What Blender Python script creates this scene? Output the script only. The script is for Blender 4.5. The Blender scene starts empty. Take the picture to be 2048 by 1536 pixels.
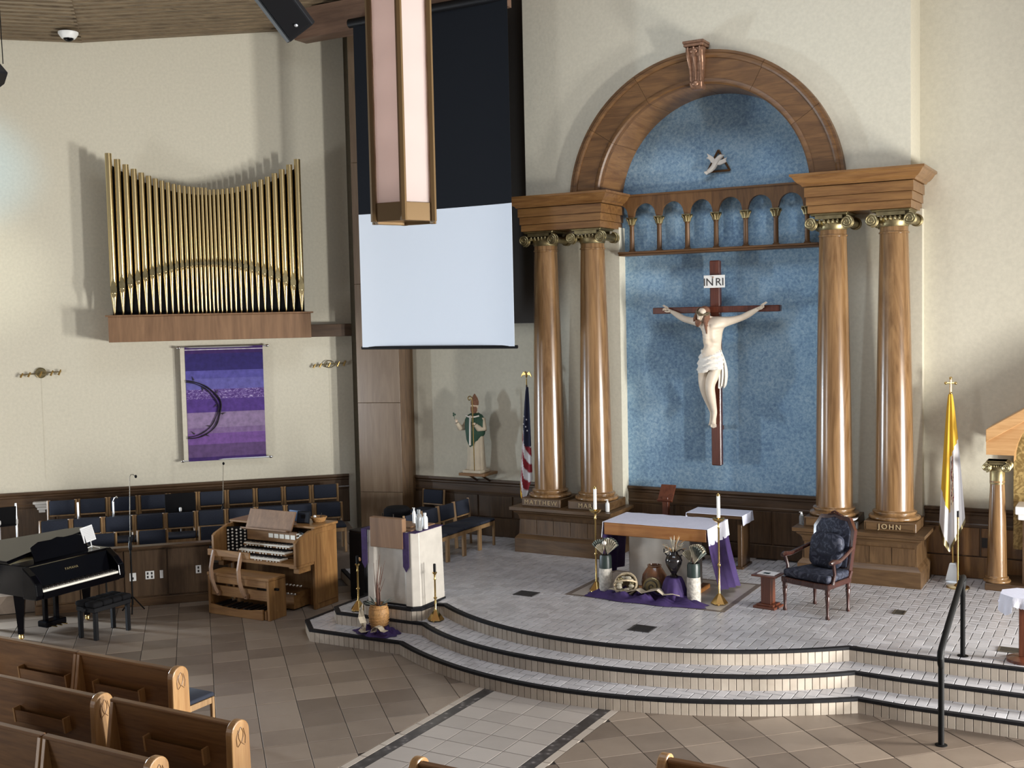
import bpy, bmesh, math, random
from mathutils import Vector, Matrix, noise
random.seed(7)
sc = bpy.context.scene
COL = sc.collection
PI = math.pi
S2 = math.sqrt(0.5)

# ------------------------------------------------------------------ camera
FPX, PITCH, ROLL, YAW = 2263.0, 0.05902, 0.021742, 0.5126
CAMPOS = Vector((5.405, 0.0, 4.0))
def cam_axes():
    cp, sp, cr, sr = math.cos(PITCH), math.sin(PITCH), math.cos(ROLL), math.sin(ROLL)
    ct, st = math.cos(YAW), math.sin(YAW)
    base = Matrix(((1, 0, 0), (0, 0, -1), (0, 1, 0)))
    rx = Matrix(((1, 0, 0), (0, cp, -sp), (0, sp, cp)))
    rz = Matrix(((cr, sr, 0), (-sr, cr, 0), (0, 0, 1)))
    rc = rz @ rx @ base
    m = Matrix(((ct, -st, 0), (st, ct, 0), (0, 0, 1)))
    return rc @ m.transposed()          # world -> (right, down, forward)
RCW = cam_axes()
cam_data = bpy.data.cameras.new('camera')
cam_data.sensor_width = 36.0
cam_data.lens = FPX / 2048.0 * 36.0
cam_data.clip_end = 200
cam = bpy.data.objects.new('camera', cam_data)
COL.objects.link(cam)
rows = [Vector(RCW[i]) for i in range(3)]
R3 = Matrix((rows[0], -rows[1], -rows[2])).transposed()
cam.matrix_world = Matrix.Translation(CAMPOS) @ R3.to_4x4()
sc.camera = cam
def proj(p):                            # only used to rank tiles by their size in view
    c = RCW @ (Vector(p) - CAMPOS)
    if c.z <= 0.1: return None
    return 1024 + FPX * c.x / c.z, 768 + FPX * c.y / c.z, c.z

# ------------------------------------------------------------------ light
world = bpy.data.worlds.new('nave_ambience')
sc.world = world
world.use_nodes = True
bg = world.node_tree.nodes['Background']
bg.inputs[0].default_value = (0.93, 0.95, 1.0, 1)
bg.inputs[1].default_value = 0.23
def area(name, loc, rot, sx, sy, power, col):
    d = bpy.data.lights.new(name, 'AREA')
    d.shape = 'RECTANGLE'; d.size = sx; d.size_y = sy; d.energy = power; d.color = col
    o = bpy.data.objects.new(name, d); COL.objects.link(o)
    o.location = loc; o.rotation_euler = rot
    return o
# daylight entering by the tall side windows, right and left of the sanctuary
area('daylight_right_door', (12.45, 9.35, 1.25), (math.radians(90), 0, math.radians(135)), 1.3, 2.2, 2250, (1.0, 0.985, 0.955))
area('daylight_right_window', (9.15, 12.65, 1.25), (math.radians(90), 0, math.radians(135)), 1.2, 2.2, 1600, (1.0, 0.98, 0.94))
area('daylight_left_window', (-12.65, 9.15, 1.25), (math.radians(90), 0, math.radians(-135)), 1.4, 2.2, 2100, (0.76, 0.88, 1.0))
area('daylight_rear_door', (-9.6, -1.0, 1.3), (math.radians(90), 0, math.radians(-14)), 2.2, 2.4, 260, (0.97, 0.98, 1.0))
area('skylight', (1.6, 9.6, 10.45), (0, 0, 0), 6.0, 3.5, 240, (0.74, 0.86, 1.0))
# coloured light thrown on the organ wall by stained glass across the nave
def spot(name, loc, target, power, col, size, blend):
    d = bpy.data.lights.new(name, 'SPOT'); d.energy = power; d.color = col; d.spot_size = math.radians(size); d.spot_blend = blend; d.shadow_soft_size = 0.15
    o = bpy.data.objects.new(name, d); COL.objects.link(o); o.location = loc
    o.rotation_euler = (Vector(target) - Vector(loc)).to_track_quat('-Z', 'Y').to_euler()
spot('stained_glass_blue', (9.4, 11.6, 4.2), (-11.0, 11.1, 6.55), 9500, (0.20, 0.62, 1.0), 7.0, 1.0)
spot('stained_glass_white', (9.4, 11.6, 3.6), (-11.0, 11.1, 4.9), 5200, (0.95, 0.97, 0.86), 8.0, 1.0)
vs = sc.view_settings
vs.view_transform = 'Standard'; vs.look = 'None'; vs.gamma = 1.0; vs.exposure = 0.34
vs.use_curve_mapping = False

# ------------------------------------------------------------------ materials
MATS = {}
def newmat(name):
    m = bpy.data.materials.new(name); m.use_nodes = True
    MATS[name] = m
    nt = m.node_tree
    return m, nt, nt.nodes['Principled BSDF']
def nd(nt, t, **kw):
    n = nt.nodes.new(t)
    for k, v in kw.items(): setattr(n, k, v)
    return n
def coords(nt, scale=(1, 1, 1), loc=(0, 0, 0), rand=False):
    tc = nd(nt, 'ShaderNodeTexCoord'); mp = nd(nt, 'ShaderNodeMapping')
    mp.inputs['Scale'].default_value = scale; mp.inputs['Location'].default_value = loc
    nt.links.new(tc.outputs['Object'], mp.inputs['Vector'])
    if rand:
        oi = nd(nt, 'ShaderNodeObjectInfo'); mu = nd(nt, 'ShaderNodeMath', operation='MULTIPLY')
        mu.inputs[1].default_value = 37.0
        nt.links.new(oi.outputs['Random'], mu.inputs[0])
        ad = nd(nt, 'ShaderNodeVectorMath', operation='ADD')
        nt.links.new(tc.outputs['Object'], ad.inputs[0]); nt.links.new(mu.outputs[0], ad.inputs[1])
        nt.links.new(ad.outputs[0], mp.inputs['Vector'])
    return mp.outputs['Vector']
def ramp(nt, fac, stops):
    r = nd(nt, 'ShaderNodeValToRGB')
    el = r.color_ramp.elements
    while len(el) < len(stops): el.new(0.5)
    for e, (p, c) in zip(el, stops):
        e.position = p; e.color = (*c, 1)
    nt.links.new(fac, r.inputs['Fac'])
    return r.outputs['Color']
def noise_tex(nt, vec, scale, detail=3, rough=0.55, dist=0.0):
    n = nd(nt, 'ShaderNodeTexNoise')
    n.inputs['Scale'].default_value = scale; n.inputs['Detail'].default_value = detail
    n.inputs['Roughness'].default_value = rough; n.inputs['Distortion'].default_value = dist
    nt.links.new(vec, n.inputs['Vector'])
    return n.outputs['Fac']
def bump(nt, b, fac, strength=0.2, dist=0.01):
    n = nd(nt, 'ShaderNodeBump'); n.inputs['Strength'].default_value = strength
    n.inputs['Distance'].default_value = dist
    nt.links.new(fac, n.inputs['Height']); nt.links.new(n.outputs['Normal'], b.inputs['Normal'])
def plain(name, col, rough=0.5, metal=0.0, spec=None, var=0.0, scale=6, bmp=0.0, coat=0.0, rand=False, trans=0.0):
    m, nt, b = newmat(name)
    b.inputs['Roughness'].default_value = rough; b.inputs['Metallic'].default_value = metal
    b.inputs['Base Color'].default_value = (*col, 1)
    if spec is not None: b.inputs['Specular IOR Level'].default_value = spec
    if coat: b.inputs['Coat Weight'].default_value = coat; b.inputs['Coat Roughness'].default_value = 0.08
    if trans: b.inputs['Transmission Weight'].default_value = trans
    if var or bmp:
        v = coords(nt, rand=rand); f = noise_tex(nt, v, scale, 4)
        if var:
            lo = tuple(max(0, c * (1 - var)) for c in col); hi = tuple(min(1, c * (1 + var)) for c in col)
            nt.links.new(ramp(nt, f, [(0.3, lo), (0.7, hi)]), b.inputs['Base Color'])
        if bmp: bump(nt, b, f, bmp, 0.01)
    return m
def wood(name, c0, c1, axis='z', rough=0.38, scale=9.0, coat=0.0, rand=True, fig=1.0):
    m, nt, b = newmat(name)
    k = {'x': (0.09, 1, 1), 'y': (1, 0.09, 1), 'z': (1, 1, 0.09)}[axis]
    v = coords(nt, k, rand=rand)
    f1 = noise_tex(nt, v, scale, 4, 0.6, 1.6 * fig)
    f2 = noise_tex(nt, v, scale * 7, 2, 0.6, 0.2)
    mx = nd(nt, 'ShaderNodeMath', operation='MULTIPLY_ADD')
    mx.inputs[1].default_value = 0.35
    nt.links.new(f2, mx.inputs[0]); nt.links.new(f1, mx.inputs[2])
    mid = tuple((a + c) / 2 for a, c in zip(c0, c1))
    nt.links.new(ramp(nt, mx.outputs[0], [(0.48, c0), (0.66, mid), (0.84, c1)]), b.inputs['Base Color'])
    b.inputs['Roughness'].default_value = rough
    if coat: b.inputs['Coat Weight'].default_value = coat; b.inputs['Coat Roughness'].default_value = 0.12
    bump(nt, b, f2, 0.08, 0.004)
    return m
def tiled(name, c0, c1, scale=3, rough=0.5, bmp=0.1, spread=0.5):
    # stone or ceramic whose tone differs from piece to piece
    m, nt, b = newmat(name)
    v = coords(nt, rand=True); f = noise_tex(nt, v, scale, 5, 0.6)
    oi = nd(nt, 'ShaderNodeObjectInfo')
    mx = nd(nt, 'ShaderNodeMix'); mx.inputs[0].default_value = spread
    nt.links.new(f, mx.inputs[2]); nt.links.new(oi.outputs['Random'], mx.inputs[3])
    nt.links.new(ramp(nt, mx.outputs[0], [(0.25, c0), (0.75, c1)]), b.inputs['Base Color'])
    b.inputs['Roughness'].default_value = rough
    if bmp: bump(nt, b, f, bmp, 0.004)
    return m
def loc_tiled(name, c0, c1, cell, rough=0.5):
    # the same for joined pieces: tone varies with position
    m, nt, b = newmat(name)
    tc = nd(nt, 'ShaderNodeTexCoord'); w = nd(nt, 'ShaderNodeTexVoronoi'); w.inputs['Scale'].default_value = cell
    nt.links.new(tc.outputs['Object'], w.inputs['Vector'])
    sep = nd(nt, 'ShaderNodeSeparateColor'); nt.links.new(w.outputs['Color'], sep.inputs[0])
    f = noise_tex(nt, tc.outputs['Object'], 5, 5)
    mx = nd(nt, 'ShaderNodeMix'); mx.inputs[0].default_value = 0.5
    nt.links.new(f, mx.inputs[2]); nt.links.new(sep.outputs[0], mx.inputs[3])
    nt.links.new(ramp(nt, mx.outputs[0], [(0.25, c0), (0.75, c1)]), b.inputs['Base Color'])
    b.inputs['Roughness'].default_value = rough
    return m

plain('plaster', (0.60, 0.565, 0.455), 0.85, var=0.05, scale=22, bmp=0.25)
# blue sponged niche
m, nt, b = newmat('blue_sponge')
v = coords(nt); f1 = noise_tex(nt, v, 22, 6, 0.75, 0.5); f2 = noise_tex(nt, v, 1.6, 2)
mx = nd(nt, 'ShaderNodeMath', operation='MULTIPLY_ADD'); mx.inputs[1].default_value = 0.35
nt.links.new(f2, mx.inputs[0]); nt.links.new(f1, mx.inputs[2])
nt.links.new(ramp(nt, mx.outputs[0], [(0.50, (0.11, 0.20, 0.33)), (0.66, (0.20, 0.335, 0.475)), (0.82, (0.34, 0.48, 0.58))]), b.inputs['Base Color'])
b.inputs['Roughness'].default_value = 0.75
OAK0, OAK1 = (0.135, 0.060, 0.019), (0.245, 0.125, 0.042)
wood('oak_x', OAK0, OAK1, 'x', 0.32, coat=0.15); wood('oak_y', OAK0, OAK1, 'y', 0.32, coat=0.15); wood('oak_z', OAK0, OAK1, 'z', 0.32, coat=0.15)
wood('column_oak', (0.125, 0.064, 0.024), (0.26, 0.148, 0.064), 'z', 0.24, 4.2, coat=0.3, fig=2.2)
wood('niche_oak', (0.088, 0.040, 0.0135), (0.168, 0.082, 0.028), 'x', 0.45)
wood('niche_oak_z', (0.088, 0.040, 0.0135), (0.168, 0.082, 0.028), 'z', 0.45)
wood('pedestal_oak_x', (0.062, 0.033, 0.014), (0.125, 0.071, 0.031), 'x', 0.4); wood('pedestal_oak_z', (0.062, 0.033, 0.014), (0.125, 0.071, 0.031), 'z', 0.4)
DK0, DK1 = (0.045, 0.023, 0.010), (0.092, 0.052, 0.025)
wood('dark_oak_x', DK0, DK1, 'x', 0.35); wood('dark_oak_z', DK0, DK1, 'z', 0.35)
wood('wainscot_wood', (0.0510, 0.0282, 0.0138), (0.0900, 0.0540, 0.0276), 'z', 0.4)
wood('pillar_wood', (0.15, 0.098, 0.058), (0.22, 0.155, 0.098), 'z', 0.26, 4.0, coat=0.6)
wood('console_wood', (0.1700, 0.0782, 0.0245), (0.2856, 0.1496, 0.0510), 'z', 0.4)
wood('console_wood_x', (0.1700, 0.0782, 0.0245), (0.2856, 0.1496, 0.0510), 'x', 0.4)
wood('case_wood', (0.1584, 0.0828, 0.0396), (0.2592, 0.1440, 0.0720), 'z', 0.6, 4.0)
wood('chair_wood', (0.2160, 0.1224, 0.0540), (0.3456, 0.2160, 0.1008), 'z', 0.4)
wood('pew_end_wood', (0.2700, 0.1350, 0.0450), (0.3900, 0.2250, 0.0900), 'z', 0.35, coat=0.2)
wood('pew_wood', (0.115, 0.050, 0.015), (0.20, 0.095, 0.031), 'x', 0.4, coat=0.1)
wood('altar_wood', (0.2550, 0.0938, 0.0225), (0.3600, 0.1575, 0.0450), 'x', 0.35)
wood('cherry', (0.0910, 0.0245, 0.0126), (0.1540, 0.0490, 0.0245), 'z', 0.3, coat=0.2)
wood('cross_wood', (0.07, 0.016, 0.008), (0.14, 0.035, 0.016), 'z', 0.3, coat=0.3)
wood('mahogany', (0.026, 0.008, 0.006), (0.06, 0.019, 0.013), 'z', 0.25, coat=0.4)
wood('shrine_wood', (0.4000, 0.2080, 0.0800), (0.5440, 0.3200, 0.1440), 'x', 0.35, coat=0.1)
wood('ceiling_wood', (0.0960, 0.0680, 0.0400), (0.2400, 0.1760, 0.1040), 'x', 0.55, 16.0)
wood('beam_wood', (0.13, 0.075, 0.05), (0.22, 0.13, 0.085), 'x', 0.5)
plain('dark_void', (0.008, 0.008, 0.010), 0.8)
plain('dark_panel', (0.028, 0.020, 0.014), 0.6)
tiled('floor_tile', (0.135, 0.102, 0.077), (0.25, 0.198, 0.153), 3.2, 0.42, 0.12, 0.6)
loc_tiled('floor_tile_far', (0.135, 0.102, 0.077), (0.25, 0.198, 0.153), 2.4, 0.42)
plain('grout', (0.055, 0.045, 0.038), 0.9)
tiled('runner_tile', (0.335, 0.30, 0.27), (0.40, 0.36, 0.325), 5, 0.4, 0.06, 0.5)
tiled('border_tile', (0.40, 0.345, 0.29), (0.46, 0.405, 0.345), 5, 0.4, 0.05, 0.5)
m, nt, b = newmat('mosaic_stone')
v = coords(nt); vo = nd(nt, 'ShaderNodeTexVoronoi'); vo.inputs['Scale'].default_value = 14; nt.links.new(v, vo.inputs['Vector'])
nt.links.new(ramp(nt, vo.outputs['Distance'], [(0.10, (0.20, 0.18, 0.17)), (0.30, (0.06, 0.055, 0.055)), (0.7, (0.03, 0.027, 0.027))]), b.inputs['Base Color']); b.inputs['Roughness'].default_value = 0.35
tiled('paving_tile', (0.40, 0.39, 0.40), (0.52, 0.51, 0.525), 5, 0.32, 0.05, 0.55)
loc_tiled('paving_tile_far', (0.40, 0.39, 0.40), (0.52, 0.51, 0.525), 7, 0.32)
tiled('riser_tile', (0.37, 0.315, 0.255), (0.50, 0.44, 0.365), 6, 0.4, 0.05, 0.35)
loc_tiled('riser_tile_far', (0.37, 0.315, 0.255), (0.50, 0.44, 0.365), 9, 0.4)
plain('step_grout', (0.085, 0.078, 0.075), 0.9)
plain('nosing_black', (0.010, 0.010, 0.012), 0.65, spec=0.2, var=0.3, scale=20)
plain('marble', (0.50, 0.465, 0.41), 0.4, var=0.10, scale=6)
plain('brass', (0.62, 0.44, 0.17), 0.22, 1.0)
plain('old_gold', (0.30, 0.25, 0.135), 0.42, 1.0, var=0.25, scale=14)
plain('pipe_gold', (0.66, 0.52, 0.27), 0.28, 1.0)
plain('bronze', (0.26, 0.145, 0.09), 0.4, 0.6, var=0.3, scale=25)
plain('chrome', (0.75, 0.76, 0.78), 0.15, 1.0)
plain('silver_paint', (0.62, 0.64, 0.66), 0.3, 0.6)
plain('navy_fabric', (0.016, 0.021, 0.036), 0.9, var=0.15, scale=60)
plain('black_lacquer', (0.002, 0.002, 0.003), 0.14, spec=0.17)
plain('black_satin', (0.005, 0.005, 0.006), 0.5, spec=0.2)
plain('black_matte', (0.006, 0.006, 0.007), 0.85, spec=0.15)
plain('black_iron', (0.006, 0.006, 0.006), 0.55, spec=0.12)
plain('white_paint', (0.78, 0.77, 0.73), 0.5)
plain('white_plastic', (0.80, 0.80, 0.78), 0.4)
plain('ivory', (0.80, 0.77, 0.68), 0.35)
plain('white_linen', (0.74, 0.76, 0.90), 0.85, var=0.04, scale=30, bmp=0.1)
plain('candle_wax', (0.82, 0.80, 0.74), 0.5)
plain('purple_cloth', (0.034, 0.015, 0.088), 0.8, var=0.25, scale=8, bmp=0.15)
plain('plum_cloth', (0.038, 0.016, 0.082), 0.85, var=0.2, scale=20)
plain('burlap', (0.42, 0.36, 0.27), 0.9, var=0.12, scale=50, bmp=0.3)
plain('screen_white', (0.72, 0.79, 0.88), 0.6)
plain('screen_black', (0.006, 0.008, 0.012), 0.8, spec=0.2)
m, nt, b = newmat('lantern_glass')
b.inputs['Base Color'].default_value = (0.76, 0.69, 0.66, 1); b.inputs['Roughness'].default_value = 1.0; b.inputs['Specular IOR Level'].default_value = 0.1
tr = nd(nt, 'ShaderNodeBsdfTranslucent'); tr.inputs[0].default_value = (0.80, 0.72, 0.69, 1)
ms = nd(nt, 'ShaderNodeMixShader'); ms.inputs[0].default_value = 0.62
nt.links.new(b.outputs[0], ms.inputs[1]); nt.links.new(tr.outputs[0], ms.inputs[2]); nt.links.new(ms.outputs[0], nt.nodes['Material Output'].inputs[0])
plain('lantern_brass', (0.17, 0.105, 0.045), 0.4, 0.5)
plain('corpus_paint', (0.66, 0.56, 0.44), 0.5, var=0.06, scale=9)
plain('statue_skin', (0.62, 0.50, 0.38), 0.55, var=0.06, scale=10)
plain('hair_brown', (0.17, 0.075, 0.04), 0.7, var=0.3, scale=40, bmp=0.4)
plain('thorn_brown', (0.13, 0.10, 0.055), 0.7)
plain('carved_white', (0.74, 0.70, 0.63), 0.6, bmp=0.05, scale=10)
plain('green_robe', (0.018, 0.062, 0.036), 0.7, var=0.2, scale=8)
plain('cream_robe', (0.50, 0.43, 0.32), 0.7, var=0.08, scale=8)
plain('flag_navy', (0.012, 0.014, 0.040), 0.85)
plain('flag_red', (0.24, 0.012, 0.022), 0.85)
plain('flag_white', (0.66, 0.65, 0.66), 0.85)
plain('flag_yellow', (0.66, 0.40, 0.035), 0.8)
plain('ink', (0.03, 0.026, 0.025), 0.6)
plain('engraved', (0.40, 0.30, 0.17), 0.6)
plain('wicker', (0.36, 0.19, 0.065), 0.6, var=0.35, scale=45, bmp=0.6)
plain('pale_wicker', (0.46, 0.37, 0.24), 0.7, var=0.3, scale=40, bmp=0.5)
plain('jar_glaze', (0.15, 0.065, 0.03), 0.25, var=0.6, scale=5, coat=0.4)
plain('black_glaze', (0.012, 0.010, 0.010), 0.12, coat=0.5)
plain('vase_stone', (0.50, 0.47, 0.41), 0.7, var=0.35, scale=26, bmp=0.8)
plain('vase_green', (0.022, 0.036, 0.031), 0.4)
plain('dry_leaf', (0.40, 0.36, 0.27), 0.85, var=0.25, scale=30)
plain('grey_leaf', (0.12, 0.14, 0.12), 0.8, var=0.3, scale=30)
plain('dark_twig', (0.10, 0.045, 0.03), 0.8)
plain('clear_plastic', (0.75, 0.80, 0.82), 0.12, trans=0.75)
plain('gold_mosaic', (0.52, 0.36, 0.12), 0.4, 0.5, var=0.35, scale=30, bmp=0.5)
plain('paper', (0.78, 0.79, 0.80), 0.7)
plain('blue_folder', (0.05, 0.12, 0.26), 0.4)
plain('screen_glass', (0.015, 0.02, 0.03), 0.08, coat=0.5)
plain('drain_stone', (0.15, 0.12, 0.10), 0.5, var=0.2, scale=20)
plain('grate_metal', (0.030, 0.028, 0.028), 0.5)
plain('drain_metal', (0.13, 0.115, 0.09), 0.4, 0.5)
plain('lacework', (0.74, 0.75, 0.84), 0.9, bmp=0.5, scale=60)
m, nt, b = newmat('damask')
v = coords(nt); f = noise_tex(nt, v, 11, 2, 0.45, 2.2)
nt.links.new(ramp(nt, f, [(0.40, (0.005, 0.007, 0.018)), (0.52, (0.008, 0.012, 0.030)), (0.60, (0.040, 0.046, 0.070)), (0.72, (0.060, 0.064, 0.088))]), b.inputs['Base Color']); b.inputs['Roughness'].default_value = 0.75
m, nt, b = newmat('brocade_gold')
v = coords(nt); f = noise_tex(nt, v, 9, 2, 0.45, 2.5)
nt.links.new(ramp(nt, f, [(0.42, (0.30, 0.20, 0.07)), (0.6, (0.60, 0.44, 0.18))]), b.inputs['Base Color']); b.inputs['Roughness'].default_value = 0.45; b.inputs['Metallic'].default_value = 0.35

# ------------------------------------------------------------------ mesh helpers
class MB:
    def __init__(s): s.v = []; s.f = []; s.mi = []
    def add(s, vs, fs, mi=0):
        n = len(s.v); s.v += [tuple(v) for v in vs]
        s.f += [tuple(n + i for i in f) for f in fs]; s.mi += [mi] * len(fs)
        return s
    def box(s, x0, x1, y0, y1, z0, z1, M=None, mi=0):
        vs = [Vector(p) for p in ((x0, y0, z0), (x1, y0, z0), (x1, y1, z0), (x0, y1, z0), (x0, y0, z1), (x1, y0, z1), (x1, y1, z1), (x0, y1, z1))]
        if M: vs = [M @ v for v in vs]
        return s.add(vs, [(0, 3, 2, 1), (4, 5, 6, 7), (0, 1, 5, 4), (1, 2, 6, 5), (2, 3, 7, 6), (3, 0, 4, 7)], mi)
    def prism(s, poly, a, b, axis='z', M=None, mi=0):
        def P(u, v, w): return {'z': (u, v, w), 'y': (u, w, v), 'x': (w, u, v)}[axis]
        n = len(poly)
        vs = [Vector(P(u, v, a)) for u, v in poly] + [Vector(P(u, v, b)) for u, v in poly]
        if M: vs = [M @ v for v in vs]
        return s.add(vs, [tuple(range(n))[::-1], tuple(range(n, 2 * n))] + [(i, (i + 1) % n, n + (i + 1) % n, n + i) for i in range(n)], mi)
    def loft(s, rings, cap0=True, cap1=True, closed=True, mi=0):
        n = len(rings[0]); vs = [p for r in rings for p in r]; fs = []
        for k in range(len(rings) - 1):
            for i in range(n if closed else n - 1):
                j = (i + 1) % n
                fs.append((k * n + i, k * n + j, (k + 1) * n + j, (k + 1) * n + i))
        if cap0: fs.append(tuple(range(n))[::-1])
        if cap1: fs.append(tuple(range((len(rings) - 1) * n, len(rings) * n)))
        return s.add(vs, fs, mi)
    def lathe(s, prof, cx=0, cy=0, seg=20, sx=1, sy=1, M=None, mi=0):
        rings = []
        for r, z in prof:
            ring = [Vector((cx + r * sx * math.cos(2 * PI * i / seg), cy + r * sy * math.sin(2 * PI * i / seg), z)) for i in range(seg)]
            rings.append([M @ p for p in ring] if M else ring)
        return s.loft(rings, True, True, mi=mi)
    def tube(s, pts, r, seg=8, mi=0, flat=1.0):
        pts = [Vector(p) for p in pts]; n = len(pts)
        rs = r if isinstance(r, (list, tuple)) else [r] * n
        up = Vector((0, 0, 1)); rings = []
        t0 = (pts[1] - pts[0]).normalized()
        if abs(t0.z) > 0.9: up = Vector((1, 0, 0))
        x = t0.cross(up).normalized()
        for i in range(n):
            t = (pts[min(i + 1, n - 1)] - pts[max(i - 1, 0)]).normalized()
            x = (x - t * x.dot(t)).normalized(); y = t.cross(x)
            rings.append([pts[i] + (x * math.cos(2 * PI * k / seg) + y * math.sin(2 * PI * k / seg) * flat) * rs[i] for k in range(seg)])
        return s.loft(rings, True, True, mi=mi)
    def ball(s, c, r, sx=1, sy=1, sz=1, seg=12, rings=8, M=None, mi=0):
        prof = [(max(0.001, r * math.sin(PI * k / rings)), -r * math.cos(PI * k / rings)) for k in range(rings + 1)]
        T = Matrix.Translation(Vector(c)) @ (M.to_4x4() if M else Matrix()) @ Matrix.Diagonal((sx, sy, sz, 1))
        return s.lathe(prof, seg=seg, M=T, mi=mi)
    def sheet(s, rows, th=0.0, mi=0):          # grid of points -> surface, optional thickness by offset along normal (solidify later)
        nr, nc = len(rows), len(rows[0]); vs = [p for r in rows for p in r]
        return s.add(vs, [(i * nc + j, i * nc + j + 1, (i + 1) * nc + j + 1, (i + 1) * nc + j) for i in range(nr - 1) for j in range(nc - 1)], mi)
    def mesh(s, name, mats, smooth=False, bev=0.0, ang=35, recalc=True, solid=0.0, bseg=1):
        me = bpy.data.meshes.new(name)
        me.from_pydata(s.v, [], s.f)
        if not isinstance(mats, (list, tuple)): mats = [mats]
        for mm in mats: me.materials.append(MATS[mm])
        if len(mats) > 1: me.polygons.foreach_set('material_index', s.mi)
        bm = bmesh.new(); bm.from_mesh(me)
        if recalc: bmesh.ops.recalc_face_normals(bm, faces=bm.faces)
        if solid:
            bmesh.ops.solidify(bm, geom=bm.faces[:], thickness=solid)
            bmesh.ops.recalc_face_normals(bm, faces=bm.faces)
        if bev:
            eds = [e for e in bm.edges if len(e.link_faces) == 2 and e.calc_face_angle(0) > 0.5]
            bmesh.ops.bevel(bm, geom=eds, offset=bev, segments=bseg, affect='EDGES', clamp_overlap=True, profile=0.5)
        bm.to_mesh(me); bm.free()
        if smooth:
            me.polygons.foreach_set('use_smooth', [True] * len(me.polygons))
            me.set_sharp_from_angle(angle=math.radians(ang))
        me.update()
        return me
    def build(s, name, mats, parent=None, loc=None, rz=0.0, **kw):
        return put(name, s.mesh(name, mats, **kw), parent, loc, rz)
def put(name, me, parent=None, loc=None, rz=0.0):
    o = bpy.data.objects.new(name, me); COL.objects.link(o)
    if parent is not None: o.parent = parent
    if loc is not None: o.location = loc
    if rz: o.rotation_euler = (0, 0, rz)
    return o
def tag(o, label=None, cat=None, group=None, kind=None):
    if label: o['label'] = label
    if cat: o['category'] = cat
    if group: o['group'] = group
    if kind: o['kind'] = kind
    return o
def thing(name, label, cat, loc=(0, 0, 0), rz=0.0, group=None, kind=None):
    o = bpy.data.objects.new(name, None); COL.objects.link(o)
    o.location = loc; o.rotation_euler = (0, 0, rz); o.empty_display_size = 0.1
    return tag(o, label, cat, group, kind)
def dup(root, loc, rz=0.0, label=None, group=None, drop=()):
    r = root.copy(); COL.objects.link(r); r.location = loc; r.rotation_euler = (0, 0, rz)
    if label: r['label'] = label
    if group: r['group'] = group
    for ch in list(root.children):
        if ch.name.split('.')[0] in drop: continue
        c = ch.copy(); COL.objects.link(c); c.parent = r
        for g in ch.children:
            d = g.copy(); COL.objects.link(d); d.parent = c
    return r
def text_mesh(body, size, depth=0.004, spacing=1.0):
    cu = bpy.data.curves.new('lettering', 'FONT'); cu.body = body; cu.size = size; cu.extrude = depth
    cu.align_x = 'CENTER'; cu.align_y = 'CENTER'; cu.space_character = spacing
    o = bpy.data.objects.new('lettering_tmp', cu); COL.objects.link(o)
    dg = bpy.context.evaluated_depsgraph_get()
    me = bpy.data.meshes.new_from_object(o.evaluated_get(dg))
    bpy.data.objects.remove(o); bpy.data.curves.remove(cu)
    return me
def lettering(body, size, mat, parent, loc, rot, depth=0.003, spacing=1.0):
    me = text_mesh(body, size, depth, spacing); me.materials.clear(); me.materials.append(MATS[mat])
    o = put('lettering', me, parent, loc); o.rotation_euler = rot
    return o
def skin_mesh(name, verts, edges, radii, mat, root=0, sub=2):
    me = bpy.data.meshes.new(name); me.from_pydata(verts, edges, [])
    o = bpy.data.objects.new(name + '_tmp', me); COL.objects.link(o)
    md = o.modifiers.new('skin', 'SKIN'); md.use_smooth_shade = True
    sd = o.modifiers.new('sub', 'SUBSURF'); sd.levels = sub; sd.render_levels = sub
    for i, sv in enumerate(me.skin_vertices[0].data):
        r = radii[i]; sv.radius = r if isinstance(r, tuple) else (r, r)
        sv.use_root = (i == root)
    dg = bpy.context.evaluated_depsgraph_get()
    out = bpy.data.meshes.new_from_object(o.evaluated_get(dg))
    bpy.data.objects.remove(o)
    out.materials.clear(); out.materials.append(MATS[mat])
    out.polygons.foreach_set('use_smooth', [True] * len(out.polygons))
    return out
def stack(mb, x0, x1, y0, y1, prof, back=True):
    # loft of rectangles; outset on left, right and front, flush at the back
    rings = []
    for z, o in prof:
        yb = y1 if back else y1 + o
        rings.append([Vector((x0 - o, y0 - o, z)), Vector((x1 + o, y0 - o, z)), Vector((x1 + o, yb, z)), Vector((x0 - o, yb, z))])
    return mb.loft(rings)
def arc(cx, cy, r, a0, a1, n):
    return [(cx + r * math.cos(a0 + (a1 - a0) * i / n), cy + r * math.sin(a0 + (a1 - a0) * i / n)) for i in range(n + 1)]
# left wall frame: s along the wall, off = distance into the room
CW = -15.6
def LW(s, off, z=0.0): return Vector((s * S2 + (CW + off) * S2, s * S2 - (CW + off) * S2, z))
A45 = PI / 4
def ORD(n): return ['', 'first', 'second', 'third', 'fourth', 'fifth', 'sixth', 'seventh', 'eighth', 'ninth', 'tenth'][n]
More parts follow.
